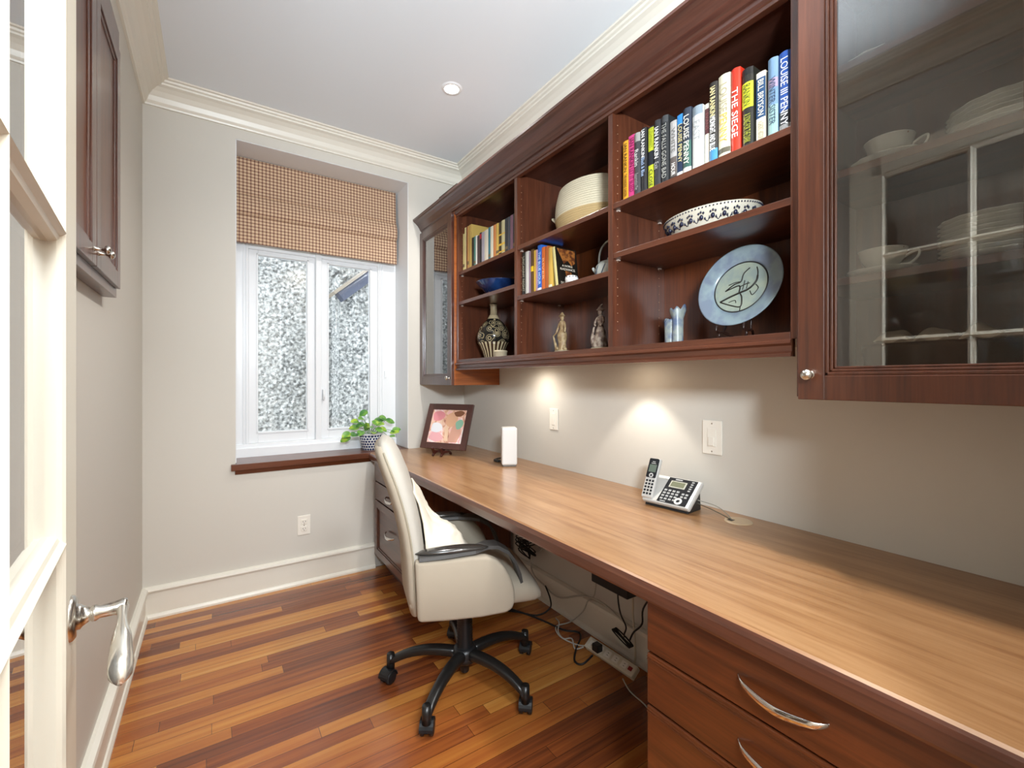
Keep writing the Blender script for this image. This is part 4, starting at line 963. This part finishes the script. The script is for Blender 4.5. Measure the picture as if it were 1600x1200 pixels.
# ------------------------------------------------------------------ plant on the sill
pp_ = thing('potted_plant', 'trailing variegated green plant in a blue dotted white pot', 'plant', (.892, 3.085, .7600))
def dot_mat():
    m, nt, p, tc = base('blue_dot_glaze'); o = seps(nt, tc.outputs['Object'])
    a = mathn(nt, 'MULTIPLY', mathn(nt, 'ARCTAN2', o['Y'], o['X']), 22/(2*PI)); z = mathn(nt, 'MULTIPLY', o['Z'], 1/.0175)
    row = mathn(nt, 'FLOOR', z); a = mathn(nt, 'ADD', a, mathn(nt, 'MULTIPLY', mathn(nt, 'MODULO', row, 2), .5))
    da = mathn(nt, 'SUBTRACT', mathn(nt, 'FRACT', mathn(nt, 'ADD', a, 20)), .5); dz = mathn(nt, 'SUBTRACT', mathn(nt, 'FRACT', z), .5)
    r2 = mathn(nt, 'ADD', mathn(nt, 'MULTIPLY', da, da), mathn(nt, 'MULTIPLY', dz, dz))
    nt.links.new(ramp(nt, r2, [(0, '1f2c55'), (.17, 'd9d8d6')], 'CONSTANT'), p.inputs['Base Color']); p.inputs['Roughness'].default_value = .15
    return m
obj('pot', MB().lathe([(0, 0), (.052, 0), (.056, .004), (.064, .05), (.072, .100), (.076, .102), (.066, .06), (.058, .02), (0, .015)], 64, wave=lambda a, z: .025*math.cos(8*a)*min(1, z/.09)), dot_mat(), pp_)
obj('pot_rim', MB().lathe([(.0725, .097), (.077, .104), (.080, .112), (.078, .116), (.072, .108), (.069, .098)], 96, wave=lambda a, z: .03*math.cos(8*a)), mat('pale_blue_rim', 'cfd3d6', .2), pp_)
obj('soil', MB().lathe([(0, .092), (.066, .090)], 32), mat('soil', '2a1e14', .95, bump=1, bscale=200), pp_)
def leaf(b, base_, d, up, L):
    d = Vector(d).normalized(); up = Vector(up); side = d.cross(up).normalized(); up = side.cross(d).normalized()
    out = [(0, 0), (.12, .26), (.35, .40), (.6, .36), (.82, .2), (1, 0)]
    bm = bmesh.new(); mid = [bm.verts.new(Vector(base_)+d*L*t-up*L*.22*t*t) for t, w in out]
    for s_ in (-1, 1):
        ed = [mid[0]]+[bm.verts.new(Vector(base_)+d*L*(t-.06*(t < .3))+side*s_*w*L+up*L*(.07-.22*t*t)) for t, w in out[1:-1]]+[mid[-1]]
        for i in range(len(out)-1):
            vs_ = [mid[i], mid[i+1], ed[i+1], ed[i]]; vs_ = list(dict.fromkeys(vs_))
            if len(vs_) > 2: f = bm.faces.new(vs_ if s_ > 0 else vs_[::-1]); f.smooth = True
    b._merge(bm)
b = MB(); lb = MB(); sb = MB(); rnd = random.Random(5)
specs = [(-.062, .10, -.03, .150), (-.10, -.02, -.01, .115), (-.130, .01, .0, .095), (-.055, -.02, .0, .215), (-.02, .01, .0, .265), (.01, -.02, .0, .200), (.03, .02, .0, .190), (-.09, -.03, .0, .20), (.055, -.03, .0, .150), (.02, -.05, .0, .150), (-.03, -.05, .0, .160), (.10, -.01, .0, .195), (.128, -.02, .0, .110), (.140, -.03, .0, .125), (.06, .0, .0, .225), (-.01, .01, .0, .180), (-.04, .0, .0, .175), (.0, -.06, .0, .125), (-.14, -.03, .0, .125), (.110, -.05, 0, .085), (.03, -.045, 0, .175), (-.07, -.04, 0, .135)]
for k, (x, y, _, z) in enumerate(specs):
    tip = Vector((x, min(y, .05), z)); sb.tube([(x*.15, y*.2, .09), (x*.45, y*.5, max(.13, z*.75)), tuple(tip)], .0016, 5)
    an = math.atan2(y, x)+rnd.uniform(-.7, .7); d = (math.cos(an)*.7, math.sin(an)*.5-.35, rnd.uniform(-.5, .2))
    big = .056+rnd.random()*.020
    leaf(lb if k % 5 in (0, 2, 3) else b, tuple(tip), d, (0, -.7, .75), big)
for bb, mm, nn in ((b, mat('leaf_green', '3f7a34', .35, alt='6fa043', altscale=30), 'foliage'), (lb, mat('leaf_lime', 'a3bf3c', .35, alt='5f9638', altscale=26), 'lime_foliage')):
    o = obj(nn, bb, mm, pp_); md = o.modifiers.new('t', 'SOLIDIFY'); md.thickness = .0008; o.modifiers.new('s', 'SUBSURF').levels = 1
obj('stems', sb, mat('stem_green', '5c8a3c', .5), pp_)

# ------------------------------------------------------------------ office chair
ch = thing('office_chair', 'beige upholstered swivel office chair with grey arms and black five-star base', 'chair', (.855, 1.636, 0), (0, 0, R(-18)))
def superring(cx, cz, nx, nz, th, wd, n=40, e=2.6, y0=0):
    """ring across the chair (y) with thickness direction (nx,nz) in x-z plane"""
    out = []
    for k in range(n):
        a = 2*PI*k/n; c_, s_ = math.cos(a), math.sin(a)
        q = math.copysign(abs(c_)**(2/e), c_)*th; w = math.copysign(abs(s_)**(2/e), s_)*wd
        out.append((cx+nx*q, y0+w, cz+nz*q))
    return out
# back cushion (curved, leaning)
path = [(-.175, .392, .020, .160), (-.190, .402, .034, .196), (-.203, .47, .040, .208), (-.206, .54, .041, .213), (-.212, .62, .041, .215), (-.224, .70, .042, .215), (-.242, .78, .043, .212), (-.266, .86, .043, .205), (-.292, .93, .041, .190), (-.310, .975, .035, .168), (-.320, .998, .024, .140), (-.324, 1.008, .008, .10)]
rings = []
for i, (cx, cz, th, wd) in enumerate(path):
    a = path[min(i+1, len(path)-1)]; p0 = path[max(i-1, 0)]; t = Vector((a[0]-p0[0], 0, a[1]-p0[1])).normalized()
    rings.append(superring(cx+.0, cz, t.z, -t.x, th, wd))
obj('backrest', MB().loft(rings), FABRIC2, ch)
# outer back shell, piping seam
rings = []
for i, (cx, cz, th, wd) in enumerate(path[:-1]):
    a = path[min(i+1, len(path)-1)]; p0 = path[max(i-1, 0)]; t = Vector((a[0]-p0[0], 0, a[1]-p0[1])).normalized()
    rings.append(superring(cx-t.z*.016, cz+t.x*.016, t.z, -t.x, th*.78, wd*1.012))
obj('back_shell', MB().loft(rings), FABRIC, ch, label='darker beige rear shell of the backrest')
b = MB()
for s_ in (-1, 1):
    pts = []
    for i, (cx, cz, th, wd) in enumerate(path[1:-2]):
        pts.append((cx-.008, s_*(wd*1.004), cz))
    b.tube(pts, .0035, 6, 3)
obj('piping', b, mat('piping_taupe', 'a09682', .8), ch)
# seat cushion
rings = []
for i, (x, zt, zb, wd) in enumerate([(-.235, .455, .425, .17), (-.225, .480, .400, .20), (-.15, .498, .385, .212), (.0, .500, .378, .216), (.12, .500, .375, .218), (.19, .492, .374, .216), (.235, .472, .376, .208), (.262, .442, .384, .192), (.272, .415, .395, .165)]):
    cz = (zt+zb)/2; h = (zt-zb)/2
    rings.append([(x, math.copysign(abs(math.sin(a))**.62, math.sin(a))*wd, cz+math.copysign(abs(math.cos(a))**.62, math.cos(a))*h) for a in [2*PI*k/40 for k in range(40)]])
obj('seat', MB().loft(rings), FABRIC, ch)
# arms: padded side panel, curved band and pad
prof = [(-.205, .402), (-.19, .395), (-.10, .388), (.02, .384), (.11, .388), (.135, .400), (.146, .430), (.143, .470), (.128, .515), (.105, .555), (.075, .585), (.04, .600), (-.02, .603), (-.10, .602), (-.18, .604), (-.214, .608)]
for s_ in (-1, 1):
    arm = obj('armrest', MB().prism([(x, z) for x, z in prof], 'Y', s_*.203, s_*.250, .012, smooth=False), FABRIC, ch)
    for p_ in arm.data.polygons: p_.use_smooth = True
    rings = []
    for x, z, nx, nz in [(-.20, .612, 0, 1), (-.10, .614, 0, 1), (.0, .616, 0, 1), (.05, .618, .05, 1), (.09, .612, .3, .95), (.13, .588, .6, .8), (.158, .548, .85, .5), (.176, .500, .95, .3), (.184, .46, 1, .1), (.184, .43, 1, 0)]:
        th = .008; k_f = min(1, max(0, (x+.02)/.09)); y0 = .185-.055*k_f; y1 = .250-.046*k_f
        rings.append([(x+nx*th*a_, s_*yy_, z+nz*th*a_) for a_, yy_ in ((-.6, y0), (.8, y0+.004), (1, y0+.02), (1, y1-.02), (.8, y1-.004), (-.6, y1))])
    obj('arm_band', MB().loft(rings, smooth=False), GREYF, arm)
    rings = []
    for i in range(11):
        t = i/10; x = -.212+.262*t; k = math.sin(PI*min(1, max(0, t*1.0)))**.35 if 0 < t < 1 else .15
        rings.append([(x, s_*(.214+.030*k*math.copysign(abs(math.cos(a))**.8, math.cos(a))), .624+.011*k*math.copysign(abs(math.sin(a))**.9, math.sin(a))+.004*math.sin(PI*t)) for a in [2*PI*q/18 for q in range(18)]])
    obj('arm_pad', MB().loft(rings), mat('glossy_arm_pad', '34312e', .16, coat=.5), arm)
# mechanism, column, base
obj('seat_mechanism', MB().box(-.10, .10, -.07, .07, .345, .378, .006), BLACKP, ch)
P_ = [(0, .14), (.034, .14)]
for i in range(15):
    z = .150+i*.0127; P_ += [(.0335-.0002*i, z), (.0295-.0002*i, z+.0068)]
P_ += [(.030, .345), (0, .347)]
obj('gas_column', MB().lathe(P_, 32), BLACKP, ch)
obj('hub', MB().lathe([(0, .045), (.016, .045), (.018, .05), (.018, .085), (.042, .090), (.050, .10), (.050, .135), (.040, .150), (0, .152)], 32), BLACKP, ch)
for k in range(5):
    an = R(1+18+72*k); ca_, sa_ = math.cos(an), math.sin(an); rot = Matrix.Rotation(an, 4, 'Z')
    rings = []
    for i in range(13):
        t = i/12; r_ = .030+.275*t; z = .124+.020*math.sin(PI*t*.55)-.062*t**2.6; w = .024-.006*t; h = .020-.005*t
        rings.append([(r_, w*math.copysign(abs(math.cos(a))**.7, math.cos(a)), z+h*math.copysign(abs(math.sin(a))**.7, math.sin(a))) for a in [2*PI*q/16 for q in range(16)]])
    lg = obj('leg', MB().loft(rings, mtx=rot), mat('black_base_plastic', '1c1b1a', .33), ch)
    b = MB(); b.cyl((.305, 0, .050), (.305, 0, .110), .0165, .0155, 24, mtx=rot); b.lathe([(.0155, .110), (.0145, .113), (0, .111)], 24, mtx=rot @ Matrix.Translation((.305, 0, 0)))
    obj('stem_socket', b, mat('black_base_plastic', '1c1b1a'), lg)
    cz_ = rot @ Matrix.Translation((.305, 0, 0)) @ Matrix.Rotation(R([40, -30, 60, 200, 120][k]), 4, 'Z')
    b = MB()
    for s_ in (-1, 1): b.lathe([(0, -.009), (.018, -.009), (.0255, -.006), (.0265, 0), (.0255, .006), (.018, .009), (0, .009)], 28, mtx=cz_ @ Matrix.Translation((.014, s_*.016, .0268)) @ Matrix.Rotation(R(90), 4, 'X'))
    obj('caster_wheel', b, BLACKP, lg)
    hood = [(.014+.031*math.cos(a), .0268+.031*math.sin(a)) for a in [PI*q/10 for q in range(11)]]+[(.014+.027*math.cos(a), .0268+.027*math.sin(a)) for a in [PI*(10-q)/10 for q in range(11)]]
    b = MB().prism(hood, 'Y', -.024, .024, mtx=cz_); b.box(-.004, .030, -.004, .004, .015, .050, mtx=cz_)
    obj('caster_hood', b, BLACKP, lg)
# cream throw bunched on the seat
def thr(u, v):
    # u across the chair, v from the top of the backrest down to the front of the bunch
    sil = [(-.205, .832), (-.190, .800), (-.160, .735), (-.130, .690), (-.100, .662), (-.062, .650), (-.020, .606), (.010, .560), (.030, .525), (.036, .506)]
    bas = [(-.208, .815), (-.188, .770), (-.172, .70), (-.165, .64), (-.160, .58), (-.150, .53), (-.10, .508), (-.05, .506), (.0, .506), (.030, .506)]
    k = v*(len(sil)-1); i = min(int(k), len(sil)-2); t = k-i
    f_ = lambda q: (q[i][0]*(1-t)+q[i+1][0]*t, q[i][1]*(1-t)+q[i+1][1]*t)
    (sx, sz), (bx, bz) = f_(sil), f_(bas)
    e_ = max(0, math.sin(PI*u))**.45
    n_ = noise.noise(Vector((u*5, v*5, 3)))*.5+abs(noise.noise(Vector((u*9+v*6, v*4, 9))))*.8
    q = e_*(1+.0*n_); x = bx+(sx-bx)*q; z = bz+(sz-bz)*q
    w_ = .13+.05*math.sin(PI*min(1, v*1.1)); y = (.5-u)*2*w_*.85-.01+.03*math.sin(v*6)*(v < .6)
    a_ = .020*e_*min(1, 6*min(v, 1-v)+.1)
    return (x+a_*n_*.7-.006, y, z+a_*n_*.7)
b = MB().grid(thr, 36, 44); o = single('throw_blanket', b, CREAM, 'crumpled cream throw bunched on the office chair seat', 'blanket', (.855, 1.636, 0), (0, 0, R(-18)))
md = o.modifiers.new('t', 'SOLIDIFY'); md.thickness = .006; md.offset = 1

# ------------------------------------------------------------------ cables and power under the desk
pb = thing('power_adapter', 'black rectangular power box mounted on the wall under the desk', 'power supply', (1.50, 1.37, .34))
obj('body', MB().box(1.405, XR-.002, 1.265, 1.475, .335, .455, .004), mat('adapter_black', '1b1c20', .45), pb, local=False)
obj('bracket', MB().box(1.53, XR-.001, 1.24, 1.27, .36, .43, .002), BLACKP, pb, local=False)
def cable(pts, r, m, label, group=None): return single('cable', MB().tube(pts, r, 7, 5), m, label, 'cable', group=group)
cable([(1.48, 1.92, .71), (1.5, 1.948, .34), (1.5, 2.03, .263), (1.5, 2.067, .19), (1.5, 2.03, .135), (1.5, 1.942, .115), (1.5, 1.859, .098), (1.5, 1.781, .112), (1.5, 1.659, .171), (1.5, 1.569, .196), (1.5, 1.485, .199), (1.5, 1.40, .178), (1.5, 1.32, .168), (1.515, 1.28, .2)], .0045, CABLE_G, 'thick pale grey cable sagging along the wall under the desk')
cable([(1.50, 1.93, .116), (1.47, 1.85, .085), (1.45, 1.83, .05), (1.40, 1.87, .012), (1.34, 1.96, .007), (1.28, 2.03, .007)], .0042, CABLE_B, 'black cable curling from the grey connector to the floor behind the chair')
cable([(1.52, 1.55, .70), (1.52, 1.564, .249), (1.52, 1.622, .152), (1.515, 1.649, .093), (1.49, 1.715, .02), (1.42, 1.74, .007), (1.38, 1.66, .007), (1.40, 1.56, .01), (1.42, 1.50, .03)], .003, CABLE_G, 'thin grey cable running down the wall to the power strip')
cable([(1.45, 1.322, .71), (1.5, 1.322, .33), (1.5, 1.319, .227), (1.5, 1.308, .122), (1.495, 1.305, .03), (1.46, 1.315, .03), (1.43, 1.30, .025)], .0042, mat('ivory_cable', 'cfc6b0', .5), 'ivory cable dropping straight down to the end of the power strip')
cable([(1.45, 1.36, .337), (1.45, 1.356, .28), (1.45, 1.342, .231), (1.455, 1.317, .188), (1.46, 1.331, .15), (1.47, 1.34, .13)], .0035, CABLE_B, 'black cable hanging from the power box to the coil')
cl = []
for k in range(64):
    a = k*.62; cl.append((1.475+.012*math.cos(a*.31), 1.355+.050*math.cos(a), .118+.014*math.sin(a)+.018*math.cos(a+.5)))
cable(cl, .0028, CABLE_B, 'bundled black cable coil hanging beside the power strip')
cable([(1.47, 1.31, .13), (1.46, 1.28, .18), (1.46, 1.236, .235), (1.46, 1.23, .30), (1.52, 1.22, .36)], .0038, CABLE_B, 'black cable rising from the coil towards the drawer cabinet')
cable([(1.30, 2.06, .007), (1.36, 1.93, .007), (1.40, 1.815, .007), (1.43, 1.697, .007), (1.475, 1.645, .007), (1.455, 1.599, .010), (1.375, 1.542, .007), (1.313, 1.481, .007), (1.323, 1.443, .010), (1.38, 1.440, .03)], .0045, CABLE_B, 'thick black cable snaking across the floor to the power strip')
cable([(1.467, 1.80, .007), (1.44, 1.742, .02), (1.40, 1.70, .006), (1.384, 1.64, .006), (1.40, 1.60, .02), (1.375, 1.55, .006), (1.40, 1.52, .02)], .003, CABLE_G, 'tangled grey cable on the floor at the far end of the power strip')
cable([(1.53, 2.07, .40), (1.50, 2.0, .34), (1.49, 1.94, .33), (1.50, 1.86, .325), (1.53, 1.80, .34)], .003, CABLE_B, 'thin black cable along the wall behind the chair arm')
cable([(1.52, 1.78, .71), (1.50, 1.74, .43), (1.50, 1.70, .40), (1.50, 1.64, .42), (1.52, 1.60, .71)], .003, CABLE_B, 'black cable loop just below the desk edge')
bt = [(1.47+.03*math.sin(k*1.7), 2.06+.075*math.sin(k*2.3+1), .305+.05*math.sin(k*1.1)) for k in range(30)]
cable(bt, .0035, CABLE_B, 'knot of black cables under the desk behind the chair arm')
wa = thing('plug_adapter', 'cream plug adapter with cord hook on the wall under the far desk', 'plug', (1.53, 2.03, .38))
obj('body', MB().box(1.50, XR-.001, 1.985, 2.045, .34, .44, .005), PLATE_W, wa, local=False); obj('hook', MB().tube([(1.50, 2.0, .41), (1.485, 1.985, .36), (1.485, 1.965, .32), (1.49, 1.95, .345)], .005, 8), mat('cord_grey', '8f8c84', .5), wa, local=False)
ps = thing('power_strip', 'long ivory power strip lying on the floor by the baseboard', 'power strip', (1.425, 1.385, 0), (0, 0, R(0)))
RS = Matrix.Translation((1.435, 1.385, .0305)) @ Matrix.Rotation(R(2), 4, 'Z') @ Matrix.Rotation(R(-35), 4, 'Y')
obj('body', MB().box(-.026, .026, -.135, .135, -.015, .015, .005, mtx=RS), mat('ivory_strip', 'd6cdb8', .4), ps, local=False)
for k in range(5):
    y = .10-.045*k
    so = obj('socket', MB().box(-.014, .014, y-.016, y+.016, .0145, .0165, .002, mtx=RS), PLATE_W, ps, local=False)
    obj('slots', MB().box(-.006, -.004, y-.005, y+.002, .0163, .0168, mtx=RS).box(.004, .006, y-.005, y+.002, .0163, .0168, mtx=RS), BLACKP, so, local=False)
obj('switch', MB().box(-.008, .008, -.122, -.104, .0145, .019, .001, mtx=RS), mat('strip_red', '8c2020', .4), ps, local=False, label='small red rocker')
pg = single('black_plug', MB().box(-.02, .012, -.018, .018, -.012, .020, .004, mtx=Matrix.Translation((1.402, 1.43, .060))), BLACKP, 'black plug pushed into the power strip', 'plug')
single('floor_cord', MB().tube([(1.40, 1.285, .006), (1.37, 1.22, .004), (1.36, 1.14, .004), (1.34, 1.07, .004), (1.36, .98, .004), (1.42, .9, .004)], .0025, 6), CABLE_G, 'thin grey cord trailing from the power strip beside the drawer cabinet', 'cord')
